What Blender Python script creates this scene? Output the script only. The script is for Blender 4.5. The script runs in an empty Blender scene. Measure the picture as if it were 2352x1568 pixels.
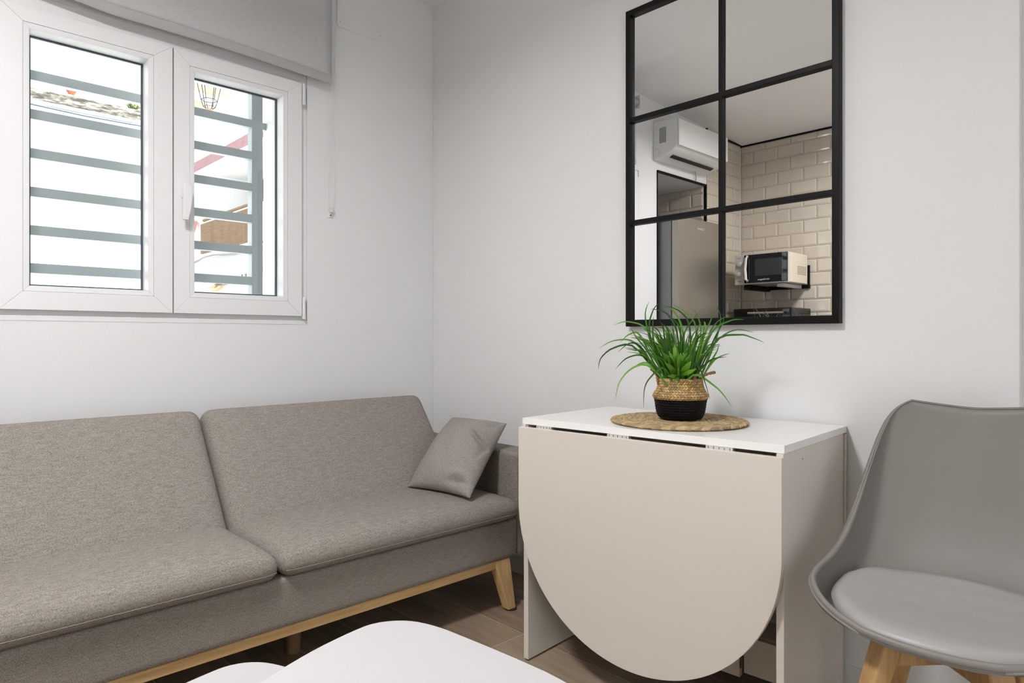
import bpy, bmesh, math, random
from mathutils import Vector, Matrix
from math import sin, cos, pi, radians as R, sqrt

S = bpy.context.scene
C = S.collection
random.seed(7)

# ---------------------------------------------------------------- camera, light, exposure
cam_d = bpy.data.cameras.new('camera'); cam = bpy.data.objects.new('camera', cam_d); C.objects.link(cam)
cam.location = (2.6483, -1.99, 1.0)
cam.rotation_euler = (R(90), 0, R(46.365))
cam_d.sensor_width = 36; cam_d.lens = 1537.75 / 2352 * 36; cam_d.shift_y = -0.0035
cam_d.clip_start = 0.02
S.camera = cam
S.view_settings.view_transform = 'Standard'; S.view_settings.look = 'None'
S.view_settings.gamma = 1; S.view_settings.use_curve_mapping = False
S.view_settings.exposure = 0.06

W = bpy.data.worlds.new('sky'); S.world = W; W.use_nodes = True
wn = W.node_tree.nodes; bg = wn['Background']
bg.inputs[0].default_value = (0.93, 0.965, 1.0, 1); bg.inputs[1].default_value = 2.4

def light(name, kind, loc, rot, energy, color, **kw):
    d = bpy.data.lights.new(name, kind); d.energy = energy; d.color = color
    for k, v in kw.items(): setattr(d, k, v)
    o = bpy.data.objects.new(name, d); C.objects.link(o); o.location = loc; o.rotation_euler = rot
    return o
sun = light('sun', 'SUN', (0, 0, 8), (0, 0, 0), 26.0, (1, 0.98, 0.95), angle=R(1.5))
sun.rotation_euler = Vector((-0.2, -0.35, -0.9)).to_track_quat('-Z', 'Y').to_euler()
# added area light for daylight from an assumed, unseen balcony door, right-hand wall
light('assumed_door_light', 'AREA', (3.93, -1.75, 1.15), (0, R(90), 0), 5, (0.86, 0.93, 1.0), shape='RECTANGLE', size=1.9, size_y=1.1)

# ---------------------------------------------------------------- helpers
def mat(name, col, rough=0.5, metal=0.0, spec=0.5, **kw):
    m = bpy.data.materials.new(name); m.use_nodes = True
    b = m.node_tree.nodes['Principled BSDF']
    b.inputs['Base Color'].default_value = (*col, 1); b.inputs['Roughness'].default_value = rough
    b.inputs['Metallic'].default_value = metal; b.inputs['Specular IOR Level'].default_value = spec
    for k, v in kw.items(): b.inputs[k].default_value = v
    return m
def nd(m, t, **kw):
    n = m.node_tree.nodes.new(t)
    for k, v in kw.items(): setattr(n, k, v)
    return n
def lk(m, a, b): m.node_tree.links.new(a, b)
def bsdf(m): return m.node_tree.nodes['Principled BSDF']
def coords(m, scale, src='Object', rot=(0, 0, 0)):
    t = nd(m, 'ShaderNodeTexCoord'); p = nd(m, 'ShaderNodeMapping'); p.inputs['Scale'].default_value = scale
    p.inputs['Rotation'].default_value = rot
    lk(m, t.outputs[src], p.inputs[0]); return p.outputs[0]
def noise(m, vec, scale=1, detail=3, rough=0.5):
    n = nd(m, 'ShaderNodeTexNoise'); n.inputs['Scale'].default_value = scale
    n.inputs['Detail'].default_value = detail; n.inputs['Roughness'].default_value = rough
    lk(m, vec, n.inputs['Vector']); return n.outputs['Fac']
def ramp(m, fac, stops):
    r = nd(m, 'ShaderNodeValToRGB'); e = r.color_ramp.elements
    while len(e) < len(stops): e.new(0.5)
    for k, (p, c) in enumerate(stops): e[k].position = p; e[k].color = (*c, 1)
    lk(m, fac, r.inputs[0]); return r.outputs[0]
def mth(m, op, a, b):
    n = nd(m, 'ShaderNodeMath', operation=op)
    for i, x in enumerate((a, b)):
        if isinstance(x, (int, float)): n.inputs[i].default_value = x
        else: lk(m, x, n.inputs[i])
    return n.outputs[0]
def bump(m, h, strength=0.3, dist=0.001):
    b = nd(m, 'ShaderNodeBump'); b.inputs['Strength'].default_value = strength; b.inputs['Distance'].default_value = dist
    lk(m, h, b.inputs['Height']); lk(m, b.outputs[0], bsdf(m).inputs['Normal'])

class MB:
    def __init__(s): s.b = bmesh.new()
    def box(s, x0, x1, y0, y1, z0, z1, M=None):
        vs = [s.b.verts.new(M @ Vector((x, y, z)) if M else (x, y, z)) for x in (x0, x1) for y in (y0, y1) for z in (z0, z1)]
        for f in ((0, 1, 3, 2), (4, 6, 7, 5), (0, 4, 5, 1), (2, 3, 7, 6), (0, 2, 6, 4), (1, 5, 7, 3)):
            s.b.faces.new([vs[i] for i in f])
        return s
    def quad(s, *p): s.b.faces.new([s.b.verts.new(q) for q in p]); return s
    def grid(s, rows, closeu=False, closev=False):
        V = [[s.b.verts.new(p) for p in r] for r in rows]
        n, m_ = len(V), len(V[0])
        for i in range(n if closeu else n - 1):
            for j in range(m_ if closev else m_ - 1):
                a, b_, c, d = V[i][j], V[(i + 1) % n][j], V[(i + 1) % n][(j + 1) % m_], V[i][(j + 1) % m_]
                try: s.b.faces.new((a, b_, c, d))
                except ValueError: pass
        return V
    def cap(s, row):
        try: s.b.faces.new(row)
        except ValueError: pass
    def prism(s, pts, z0, z1, M=None, axis='z'):
        def P(a, b, c):
            v = {'z': (a, b, c), 'y': (a, c, b), 'x': (c, a, b)}[axis]
            return M @ Vector(v) if M else v
        lo = [s.b.verts.new(P(a, b, z0)) for a, b in pts]; hi = [s.b.verts.new(P(a, b, z1)) for a, b in pts]
        s.b.faces.new(lo); s.b.faces.new(hi); n = len(pts)
        for i in range(n): s.b.faces.new((lo[i], lo[(i + 1) % n], hi[(i + 1) % n], hi[i]))
        return s
    def tube(s, pts, r, n=8, cap=True):
        pts = [Vector(p) for p in pts]; rows = []; up = Vector((0, 0, 1))
        for i, p in enumerate(pts):
            t = (pts[min(i + 1, len(pts) - 1)] - pts[max(i - 1, 0)]).normalized()
            u = up if abs(t.dot(up)) < 0.95 else Vector((1, 0, 0))
            a = t.cross(u).normalized(); b_ = t.cross(a).normalized()
            rr = r[i] if isinstance(r, (list, tuple)) else r
            rows.append([p + rr * (cos(2 * pi * k / n) * a + sin(2 * pi * k / n) * b_) for k in range(n)])
        V = s.grid(rows, closev=True)
        if cap: s.cap(V[0]); s.cap(V[-1])
        return s
    def lathe(s, prof, n=32, M=None):
        rows = [[(M @ Vector((r * cos(2 * pi * k / n), r * sin(2 * pi * k / n), z))) if M else (r * cos(2 * pi * k / n), r * sin(2 * pi * k / n), z) for k in range(n)] for r, z in prof]
        V = s.grid(rows, closev=True); s.cap(V[0]); s.cap(V[-1]); return s
    def build(s, name, m, parent=None, smooth=False, bev=0, seg=2, sub=0, solid=0, loc=None):
        bmesh.ops.recalc_face_normals(s.b, faces=s.b.faces)
        me = bpy.data.meshes.new(name); s.b.to_mesh(me); s.b.free()
        if m: me.materials.append(m)
        if smooth:
            for p in me.polygons: p.use_smooth = True
        o = bpy.data.objects.new(name, me); C.objects.link(o)
        if parent: o.parent = parent
        if loc: o.location = loc
        if solid:
            d = o.modifiers.new('t', 'SOLIDIFY'); d.thickness = solid; d.offset = 0
        if bev:
            d = o.modifiers.new('b', 'BEVEL'); d.width = bev; d.segments = seg; d.limit_method = 'ANGLE'; d.angle_limit = R(40)
            for p in me.polygons: p.use_smooth = True
            w = o.modifiers.new('w', 'WEIGHTED_NORMAL'); w.keep_sharp = True
        if sub:
            d = o.modifiers.new('s', 'SUBSURF'); d.levels = sub; d.render_levels = sub
        return o
def tag(o, label=None, cat=None, group=None, kind=None):
    if label: o['label'] = label
    if cat: o['category'] = cat
    if group: o['group'] = group
    if kind: o['kind'] = kind
    return o
def thing(name, label, cat, loc=(0, 0, 0), rz=0, group=None):
    o = bpy.data.objects.new(name, None); C.objects.link(o); o.location = loc; o.rotation_euler = (0, 0, rz)
    o.empty_display_size = 0.05
    return tag(o, label, cat, group)
def struct(o): o['kind'] = 'structure'; return o
def box(name, m, dims, parent=None, bev=0, **kw): return MB().box(*dims).build(name, m, parent, bev=bev, **kw)

def softbox(x0, x1, y0, y1, z0, z1, r, crown=0.0, n=18, belly=0.0):
    """rounded cushion block with a crowned top (local z)"""
    mb = MB(); cx, cy, cz = (x0 + x1) / 2, (y0 + y1) / 2, (z0 + z1) / 2
    hx, hy, hz = (x1 - x0) / 2, (y1 - y0) / 2, (z1 - z0) / 2
    def place(a, b_, c):                       # a,b,c in -1..1 on the cube
        def rm(t, h):                          # denser near the edges
            return h * math.copysign(1 - (1 - abs(t)) ** 1.6, t)
        p = Vector((rm(a, hx), rm(b_, hy), rm(c, hz)))
        q = Vector((max(-hx + r, min(hx - r, p.x)), max(-hy + r, min(hy - r, p.y)), max(-hz + r, min(hz - r, p.z))))
        d = p - q
        if d.length > 1e-9: p = q + d.normalized() * r
        u, v = p.x / hx, p.y / hy
        k = (1 - u ** 4) * (1 - v ** 8)
        if p.z > 0: p.z += crown * max(k, 0) * p.z / hz
        if belly: p.x += belly * (1 - (p.z / hz) ** 2) * math.copysign(1, p.x) * (abs(u) ** 3)
        return (cx + p.x, cy + p.y, cz + p.z)
    T = [-1 + 2 * i / n for i in range(n + 1)]
    for f in range(6):
        rows = []
        for a in T:
            row = []
            for b_ in T:
                row.append({0: (a, b_, 1), 1: (a, b_, -1), 2: (a, 1, b_), 3: (a, -1, b_), 4: (1, a, b_), 5: (-1, a, b_)}[f])
            rows.append([place(*q) for q in row])
        mb.grid(rows)
    bmesh.ops.remove_doubles(mb.b, verts=mb.b.verts, dist=1e-5)
    return mb
def text_obj(name, body, size, m, parent, loc, rot, ext=0.0004):
    cu = bpy.data.curves.new(name, 'FONT'); cu.body = body; cu.size = size; cu.extrude = ext
    cu.align_x = 'CENTER'; cu.align_y = 'CENTER'
    t = bpy.data.objects.new(name, cu); C.objects.link(t)
    bpy.context.view_layer.update()
    me = bpy.data.meshes.new_from_object(t); bpy.data.objects.remove(t)
    me.materials.clear(); me.materials.append(m)
    o = bpy.data.objects.new(name, me); C.objects.link(o); o.parent = parent; o.location = loc; o.rotation_euler = rot
    return o

# ---------------------------------------------------------------- materials
m_wall = mat('wall_paint', (0.80, 0.80, 0.80), 0.7, spec=0.3)
v = coords(m_wall, (1, 1, 1)); bump(m_wall, noise(m_wall, v, 170, 3, 0.6), 0.25, 0.0015)
m_ceil = mat('ceiling_paint', (0.88, 0.88, 0.88), 0.8)
m_pvc = mat('white_pvc', (0.82, 0.82, 0.82), 0.3)
m_gasket = mat('gasket', (0.05, 0.07, 0.09), 0.5)
m_grille = mat('grille_paint', (0.36, 0.40, 0.42), 0.45)
m_glass = bpy.data.materials.new('window_glass'); m_glass.use_nodes = True
nt = m_glass.node_tree; nt.nodes.clear()
o_ = nt.nodes.new('ShaderNodeOutputMaterial'); mx = nt.nodes.new('ShaderNodeMixShader'); tr = nt.nodes.new('ShaderNodeBsdfTransparent'); gl = nt.nodes.new('ShaderNodeBsdfGlossy')
tr.inputs[0].default_value = (0.97, 0.985, 0.98, 1); gl.inputs['Roughness'].default_value = 0.0; mx.inputs[0].default_value = 0.05
nt.links.new(tr.outputs[0], mx.inputs[1]); nt.links.new(gl.outputs[0], mx.inputs[2]); nt.links.new(mx.outputs[0], o_.inputs[0])

m_blind = mat('blind_fabric', (0.46, 0.46, 0.46), 0.9, spec=0.1)
v = coords(m_blind, (1, 25, 400)); n1 = noise(m_blind, v, 2, 2)
lk(m_blind, ramp(m_blind, n1, [(0.3, (0.50, 0.50, 0.50)), (0.7, (0.60, 0.60, 0.60))]), bsdf(m_blind).inputs['Base Color'])
m_blind_hem = mat('blind_hem', (0.46, 0.455, 0.45), 0.9, spec=0.1)

def fabric(name, dark, light_, sc=1.0):
    m = mat(name, light_, 0.95, spec=0.1)
    a = noise(m, coords(m, (800 * sc, 240 * sc, 800 * sc)), 1, 2, 0.6)
    b_ = noise(m, coords(m, (240 * sc, 800 * sc, 240 * sc)), 1, 2, 0.6)
    c = noise(m, coords(m, (160 * sc, 35 * sc, 420 * sc)), 1, 2, 0.6)
    f = mth(m, 'ADD', mth(m, 'MULTIPLY', mth(m, 'ADD', a, b_), 0.40), mth(m, 'MULTIPLY', c, 0.2))
    lk(m, ramp(m, f, [(0.38, dark), (0.62, light_)]), bsdf(m).inputs['Base Color'])
    bump(m, f, 0.45, 0.0010)
    return m
m_sofa = fabric('sofa_weave', (0.15, 0.13, 0.113), (0.385, 0.347, 0.31))
m_pillow = fabric('pillow_weave', (0.185, 0.168, 0.152), (0.42, 0.39, 0.362), 1.2)
m_thread = mat('thread', (0.36, 0.32, 0.28), 0.9)
def wood(name, c0, c1, ax='x', rough=0.45, s=1.0):
    m = mat(name, c1, rough)
    sc = {'x': (1.2, 26, 26), 'y': (26, 1.2, 26), 'z': (26, 26, 1.2)}[ax]
    v = coords(m, tuple(q * s for q in sc)); a = noise(m, v, 1.6, 5, 0.6)
    v2 = coords(m, tuple(q * s * 6 for q in sc)); b_ = noise(m, v2, 1.5, 3)
    f = mth(m, 'ADD', mth(m, 'MULTIPLY', a, 0.7), mth(m, 'MULTIPLY', b_, 0.3))
    lk(m, ramp(m, f, [(0.35, c0), (0.62, c1)]), bsdf(m).inputs['Base Color']); bump(m, f, 0.1, 0.0005)
    return m
m_pine_y = wood('pine_along', (0.50, 0.30, 0.12), (0.72, 0.50, 0.25), 'y')
m_pine_z = wood('pine_upright', (0.50, 0.31, 0.13), (0.74, 0.52, 0.27), 'z')
m_beech = wood('beech', (0.42, 0.24, 0.095), (0.60, 0.375, 0.17), 'z', 0.4)
m_darkfoot = mat('felt_pad', (0.02, 0.02, 0.02), 0.9)
m_dkleg = mat('dark_stub', (0.22, 0.13, 0.07), 0.6)
m_lam = mat('warm_lit_laminate', (0.72, 0.66, 0.595), 0.35)  # white table; warm lamplight on its front is put into this colour
v = coords(m_lam, (3, 3, 260)); bump(m_lam, noise(m_lam, v, 1.5, 3), 0.12, 0.0006)
m_lamtop = mat('white_laminate', (0.88, 0.87, 0.85), 0.20)
m_cap = mat('screw_cap', (0.70, 0.68, 0.66), 0.5)
m_steel = mat('hinge_steel', (0.80, 0.78, 0.75), 0.35, 0.6)
m_black = mat('black_metal', (0.006, 0.0055, 0.006), 0.45, spec=0.18)
m_mirror = mat('mirror_glass', (0.90, 0.90, 0.89), 0.0, 1.0)
m_shell = mat('chair_plastic', (0.225, 0.208, 0.19), 0.5)
m_cush = mat('chair_leatherette', (0.38, 0.365, 0.36), 0.42)
m_ctable = mat('satin_white', (0.56, 0.54, 0.545), 0.35)

# floor boards: tone per plank
m_floor = mat('wood_tile', (0.3, 0.24, 0.18), 0.38)
vc = nd(m_floor, 'ShaderNodeVertexColor'); vc.layer_name = 'tone'
v = coords(m_floor, (2.2, 30, 1)); a = noise(m_floor, v, 1.3, 6, 0.62)
v = coords(m_floor, (1.2, 6, 1)); a2 = noise(m_floor, v, 1.0, 4, 0.6)
f = mth(m_floor, 'ADD', mth(m_floor, 'MULTIPLY', a, 0.55), mth(m_floor, 'MULTIPLY', a2, 0.45))
f = mth(m_floor, 'ADD', f, mth(m_floor, 'MULTIPLY', vc.outputs['Color'], 0.12))
lk(m_floor, ramp(m_floor, f, [(0.36, (0.16, 0.112, 0.075)), (0.55, (0.29, 0.215, 0.15)), (0.74, (0.38, 0.30, 0.22))]), bsdf(m_floor).inputs['Base Color'])
bump(m_floor, f, 0.12, 0.0008)
m_grout = mat('grout', (0.46, 0.43, 0.38), 0.8)
m_tile = mat('metro_tile', (0.60, 0.535, 0.45), 0.07, spec=1.0)
m_tgrout = mat('tile_grout', (0.50, 0.44, 0.36), 0.8)

# ---------------------------------------------------------------- room shell
BK = -3.11; RX = 3.9
g = MB(); g.box(-0.7, RX + 0.3, BK - 0.2, 0.5, -0.12, -0.0004); fl = struct(g.build('floor', m_grout))
g = MB(); lay = g.b.loops.layers.color.new('tone')
row = 0
for r_ in range(-1, 16):
    y1 = -0.2 * r_; y0 = y1 - 0.2
    off = 1.23 - 0.193 * (r_ - 1)
    off = off % 1.2
    x = -0.7 - 1.2 + off - 0.5
    while x < RX + 0.3:
        xa, xb = max(x, -0.7), min(x + 1.2, RX + 0.3)
        if xb > xa + 0.01:
            # align so one joint of row 2 sits at x=1.037 and of row 1 at x=1.23
            k = len(g.b.faces); g.box(xa + 0.0015, xb - 0.0015, y0 + 0.0015, y1 - 0.0015, -0.012, 0)
            t = random.uniform(0, 1)
            g.b.faces.ensure_lookup_table()
            for q in list(g.b.faces)[k:]:
                for l in q.loops: l[lay] = (t, t, t, 1)
        x += 1.2
pl = g.build('floor_board', m_floor, fl)

g = MB()
T = -0.08
def hole_wall(g, xa, xb, y0, y1, z0, z1, ya, yb, za, zb):
    g.box(xa, xb, y0, ya, z0, z1); g.box(xa, xb, yb, y1, z0, z1)
    g.box(xa, xb, ya, yb, z0, za); g.box(xa, xb, ya, yb, zb, z1)
WL = -1.722
NY0, NY1, NZ = -2.56, -1.936, 2.15
hole_wall(g, T, 0, NY1, 0.4, 0, 2.9, WL, -0.663, 1.073, 2.115)
hole_wall(g, -0.27, T, NY1, 0.4, -3, 2.9, -1.64, -0.735, 1.13, 2.06)
g.box(-0.27, 0, NY0, NY1, NZ, 2.9); g.box(-0.27, 0, BK - 0.2, NY0, -0.1, 2.9)
struct(g.build('wall_left', m_wall))
# niche behind the refrigerator
g = MB(); g.box(-0.80, -0.27, NY1, NY1 + 0.1, 0, 2.5); g.box(-0.80, -0.27, NY0 - 0.1, NY0, 0, 2.5); g.box(-0.86, -0.72, NY0 - 0.1, NY1 + 0.1, 0, 2.5); g.box(-0.86, -0.27, NY0 - 0.1, NY1 + 0.1, NZ, 2.6); g.box(-0.80, -0.27, NY0 - 0.1, NY1 + 0.1, -0.1, -0.002)
struct(g.build('wall_niche', m_wall))
g = MB()
g.box(0.0, 2.327, 0, 0.3, 0, 2.9); ob = struct(g.build('wall_back', m_wall, bev=0.004))
g = MB(); g.box(2.28, RX, 0.03, 0.3, 0, 2.9); struct(g.build('wall_recess', m_wall))
g = MB(); hole_wall(g, RX, RX + 0.15, BK - 0.2, 0.3, 0, 2.9, -2.35, -1.15, 0.02, 2.12); struct(g.build('wall_right', m_wall))  # with an opening for the assumed, unseen balcony door
g = MB(); g.box(-0.27, RX + 0.15, BK - 0.2, BK - 0.012, 0, 2.9); struct(g.build('wall_front', m_tgrout))
g = MB(); g.box(-0.05, RX, -1.34, 0.3, 2.624, 2.95); ob = struct(g.build('ceiling', m_ceil))
g = MB()
za, zb = 2.652, 2.551
g.b.verts.index_update()
pts = [(-0.05, -1.34, za), (RX, -1.34, za), (RX, BK, zb), (-0.05, BK, zb)]
lo = [g.b.verts.new(p_) for p_ in pts]; hi = [g.b.verts.new((p_[0], p_[1], 2.95)) for p_ in pts]
g.b.faces.new(lo); g.b.faces.new(hi)
for i in range(4): g.b.faces.new((lo[i], lo[(i + 1) % 4], hi[(i + 1) % 4], hi[i]))
struct(g.build('ceiling_kitchen', m_ceil))
# baseboards
bb = mat('baseboard_white', (0.76, 0.75, 0.73), 0.4)
struct(box('baseboard_back', bb, (0.02, 2.327, -0.011, 0.0, 0, 0.08), bev=0.002))
struct(box('baseboard_left', bb, (0, 0.011, -1.93, -0.012, 0, 0.08), bev=0.002))
struct(box('baseboard_right', bb, (RX - 0.011, RX, -1.08, 0.02, 0, 0.08), bev=0.002))
# seam under the window
struct(box('trim_1', m_wall, (-0.004, 0.0012, -1.73, -0.655, 1.056, 1.073), bev=0.0006))

# bevelled metro tiles
def tiles(name, origin, du, n, u0, u1, z0, z1, w=0.2, h=0.1):
    g = MB(); O, du, n = Vector(origin), Vector(du), Vector(n); zv = Vector((0, 0, 1)); k = 0; z = z0
    while z < z1 - 0.004:
        zt = min(z + h, z1); u = u0 - (w / 2 if k % 2 else 0)
        while u < u1 - 0.004:
            a, b_ = max(u, u0) + 0.001, min(u + w, u1) - 0.001
            if b_ - a > 0.012:
                zz0, zz1 = z + 0.001, zt - 0.001; e = min(0.012, (b_ - a) / 3, (zz1 - zz0) / 3)
                P = lambda uu, zq, d: O + du * uu + zv * zq + n * d
                A = [g.b.verts.new(P(*q)) for q in ((a, zz0, 0.0), (b_, zz0, 0.0), (b_, zz1, 0.0), (a, zz1, 0.0))]
                B = [g.b.verts.new(P(*q)) for q in ((a, zz0, 0.004), (b_, zz0, 0.004), (b_, zz1, 0.004), (a, zz1, 0.004))]
                D = [g.b.verts.new(P(*q)) for q in ((a + e, zz0 + e, 0.0085), (b_ - e, zz0 + e, 0.0085), (b_ - e, zz1 - e, 0.0085), (a + e, zz1 - e, 0.0085))]
                g.b.faces.new(D)
                for i in range(4):
                    j = (i + 1) % 4
                    g.b.faces.new((A[i], A[j], B[j], B[i])); g.b.faces.new((B[i], B[j], D[j], D[i]))
            u += w
        z += h; k += 1
    return struct(g.build(name, m_tile))
tiles('wall_front_tiles', (0.0, BK - 0.012, 0), (1, 0, 0), (0, 1, 0), 0.004, 2.6, 0.89, 2.545)
tiles('wall_left_tiles', (0.001, 0, 0), (0, -1, 0), (1, 0, 0), 2.585, 3.10, 0.89, 2.545)
tiles('wall_niche_tiles', (-0.72, 0, 0), (0, -1, 0), (1, 0, 0), 1.94, 2.556, 0.89, 2.14)
tiles('wall_niche_side_tiles', (0, NY0, 0), (-1, 0, 0), (0, 1, 0), 0.01, 0.70, 0.89, 2.14)
# black tile trims
g = MB(); g.box(0.0, 2.6, BK - 0.012, BK + 0.002, 2.538, 2.553); struct(g.build('trim_2', m_black))
g = MB(); g.box(0.0, 0.014, BK, -2.563, 2.545, 2.558, Matrix.Translation((0, 0, 0))); 
struct(g.build('trim_3', m_black))
struct(box('trim_4', m_black, (-0.001, 0.013, -2.585, -2.571, 2.553, 2.588)))
struct(box('trim_5', m_black, (-0.004, 0.012, -2.572, -2.556, 0.0, 2.155)))
struct(box('trim_6', m_black, (-0.004, 0.010, -2.556, -1.932, 2.14, 2.155)))
struct(box('trim_7', m_black, (-0.004, 0.006, -1.937, -1.930, 0.0, 2.15)))

# ---------------------------------------------------------------- window
win = struct(bpy.data.objects.new('window_1', None)); C.objects.link(win)
def frame_mb(y0, y1, z0, z1, iy0, iy1, iz0, iz1, xa, xb, slope=0.0):
    """rectangular ring with mitred corners; inner edge sinks by slope"""
    g = MB()
    o = [(y0, z0), (y1, z0), (y1, z1), (y0, z1)]; i_ = [(iy0, iz0), (iy1, iz0), (iy1, iz1), (iy0, iz1)]
    for k in range(4):
        j = (k + 1) % 4
        A, B, D, E = o[k], o[j], i_[j], i_[k]
        f_ = [g.b.verts.new((xb, *q)) for q in (A, B)] + [g.b.verts.new((xb - slope, *q)) for q in (D, E)]
        r = [g.b.verts.new((xa, *q)) for q in (A, B, D, E)]
        g.b.faces.new(f_); g.b.faces.new(r)
        for a in range(4): g.b.faces.new((f_[a], f_[(a + 1) % 4], r[(a + 1) % 4], r[a]))
    return g
frame_mb(WL, -0.663, 1.073, 2.115, WL + 0.05, -0.71, 1.12, 2.07, -0.078, -0.006).build('window_frame', m_pvc, win, bev=0.0015)
box('mullion', m_pvc, (-0.075, -0.012, -1.215, -1.175, 1.12, 2.07), win)
def sash(y0, y1, z0, z1, gy0, gy1, gz0, gz1):
    s = frame_mb(y0, y1, z0, z1, gy0 - 0.018, gy1 + 0.018, gz0 - 0.018, gz1 + 0.018, -0.062, 0.012).build('sash', m_pvc, win, bev=0.0012)
    frame_mb(gy0 - 0.0175, gy1 + 0.0175, gz0 - 0.0175, gz1 + 0.0175, gy0, gy1, gz0, gz1, -0.055, 0.0105, 0.002).build('glazing_bead', m_pvc, s, bev=0.001)
    # white sloping rebate down to the glass
    g = MB(); i0 = [(gy0, gz0), (gy1, gz0), (gy1, gz1), (gy0, gz1)]; d = 0.004
    i1 = [(gy0 + d, gz0 + d), (gy1 - d, gz0 + d), (gy1 - d, gz1 - d), (gy0 + d, gz1 - d)]
    for k in range(4):
        j = (k + 1) % 4; g.quad((0.0085, *i0[k]), (0.0085, *i0[j]), (-0.042, *i1[j]), (-0.042, *i1[k]))
    g.build('rebate', m_pvc, s)
    frame_mb(gy0 + 0.002, gy1 - 0.002, gz0 + 0.002, gz1 - 0.002, gy0 + d + 0.006, gy1 - d - 0.006, gz0 + d + 0.004, gz1 - d - 0.006, -0.050, -0.0415).build('gasket', m_gasket, s)
    box('glass_pane', m_glass, (-0.054, -0.0505, gy0 + 0.004, gy1 - 0.004, gz0 + 0.004, gz1 - 0.004), s)
    return s
s1 = sash(-1.705, -1.196, 1.091, 2.068, -1.626, -1.277, 1.169, 2.000)
s2 = sash(-1.1915, -0.692, 1.091, 2.068, -1.119, -0.772, 1.169, 1.997)
# handle on the right sash
hd = MB(); 
pts = [(-1.1525 + 0.0170 * cos(a), 1.549 + (0.021 if sin(a) > 0 else -0.021) + 0.0175 * sin(a)) for a in [2 * pi * k / 24 for k in range(24)]]
hd.prism(pts, 0.011, 0.02, axis='x'); ho = hd.build('window_handle', m_pvc, s2, bev=0.002)
hd = MB().tube([(0.018, -1.1540, 1.550), (0.045, -1.1540, 1.550)], 0.0105, 14); hd.build('handle_neck', m_pvc, ho, smooth=False)
hd = MB(); hd.prism([(-1.1705, 1.558), (-1.163, 1.567), (-1.148, 1.565), (-1.140, 1.553), (-1.139, 1.515), (-1.144, 1.475), (-1.153, 1.432), (-1.172, 1.432), (-1.1715, 1.50)], 0.040, 0.052, axis='x')
hd.build('handle_lever', m_pvc, ho, bev=0.003)
for z0, z1 in ((1.99, 2.065), (1.094, 1.172)):
    h_ = MB().tube([(0.012, -0.683, z0), (0.012, -0.683, z1)], 0.0065, 12).build('hinge', m_pvc, win)
    MB().tube([(0.012, -0.683, z0 - 0.014), (0.012, -0.683, z0 - 0.001)], 0.0075, 12).build('hinge_cap', m_pvc, h_)
# security grille outside
gr = thing('window_grille', 'grey painted steel security grille with horizontal bars outside the window', 'window grille', (-0.16, -1.2, 1.1))
def gl_(o): o.location = Vector(o.location) - Vector((-0.16, -1.2, 1.1)); return o
for z in (1.902, 1.768, 1.634, 1.502, 1.370, 1.240):
    gl_(box('bar', m_grille, (-0.178, -0.148, -1.66, -0.83, z - 0.017, z + 0.017), gr, bev=0.0015))
gl_(box('upright', m_grille, (-0.192, -0.146, -0.838, -0.791, 1.135, 2.055), gr, bev=0.0015))
gl_(box('upright', m_grille, (-0.192, -0.146, -1.70, -1.665, 1.135, 2.055), gr, bev=0.0015))
gl_(MB().box(-0.268, -0.238, -0.812, -0.733, 1.915, 1.945).box(-0.239, -0.190, -0.812, -0.800, 1.915, 1.945).build('anchor', m_grille, gr))
gl_(MB().box(-0.268, -0.238, -0.812, -0.733, 1.150, 1.170).box(-0.239, -0.190, -0.812, -0.800, 1.150, 1.170).build('anchor', m_grille, gr))

# roller blind
bl = thing('roller_blind', 'light grey fabric roller blind, rolled most of the way up over the window', 'roller blind', (0.045, -1.2, 2.55))
def rel(o, p): o.location = -Vector(p); return o
P0 = (0.045, -1.2, 2.55)
hemz = lambda y: 0.021 * (1 - ((y + 1.4) / 0.81) ** 2) if y > -1.4 else 0.021 - 0.10 * (y + 1.4)
g = MB(); rows = []
for k in range(25):
    z = 2.50 - (2.50 - 2.118) * k / 24
    rows.append([(0.050 + 0.0015 * sin(y * 9 + k * 0.2), y, z + hemz(y) * k / 24) for y in [-1.62 + 1.045 * j / 30 for j in range(31)]])
g.grid(rows); rel(g.build('blind_fabric', m_blind, bl, smooth=True, solid=0.0012), P0)
g = MB(); rows = []
for k in range(13):
    a = -pi / 2 + 2 * pi * k / 12
    rows.append([(0.050 + 0.004 * cos(a) + 0.0015 * sin(y * 9 + 4.8), y, 2.102 + 0.019 * sin(a) + hemz(y)) for y in [-1.62 + 1.045 * j / 30 for j in range(31)]])
g.grid(rows); rel(g.build('blind_hem', m_blind_hem, bl, smooth=True), P0)
rel(MB().tube([(0.05, -1.62, 2.53), (0.05, -0.56, 2.53)], 0.028, 20).build('blind_tube', m_blind, bl, smooth=True), P0)
for y in (-1.625, -0.560): rel(box('bracket', m_pvc, (0, 0.085, y - 0.004, y + 0.004, 2.49, 2.575), bl, bev=0.003), P0)
ch = MB()
for k in range(170):
    t = k / 169
    z = 2.50 - t * (2.50 - 1.555)
    for s_ in (0, 1):
        yy = -0.556 + (0.008 if s_ else -0.008) + (0.007 * (t ** 2) if s_ else -0.012 * max(0, t - 0.35)) 
        if t > 0.93: yy += (0.0 - (yy + 0.5615)) * ((t - 0.93) / 0.07) * 0.5
        c = Vector((0.030 * (1 - t) + 0.010, yy, z)); r = 0.0021
        vs = [ch.b.verts.new(c + Vector(d) * r) for d in ((1, 0, 0), (0, 1, 0), (-1, 0, 0), (0, -1, 0), (0, 0, 1), (0, 0, -1))]
        for i in range(4):
            ch.b.faces.new((vs[i], vs[(i + 1) % 4], vs[4])); ch.b.faces.new((vs[(i + 1) % 4], vs[i], vs[5]))
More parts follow.
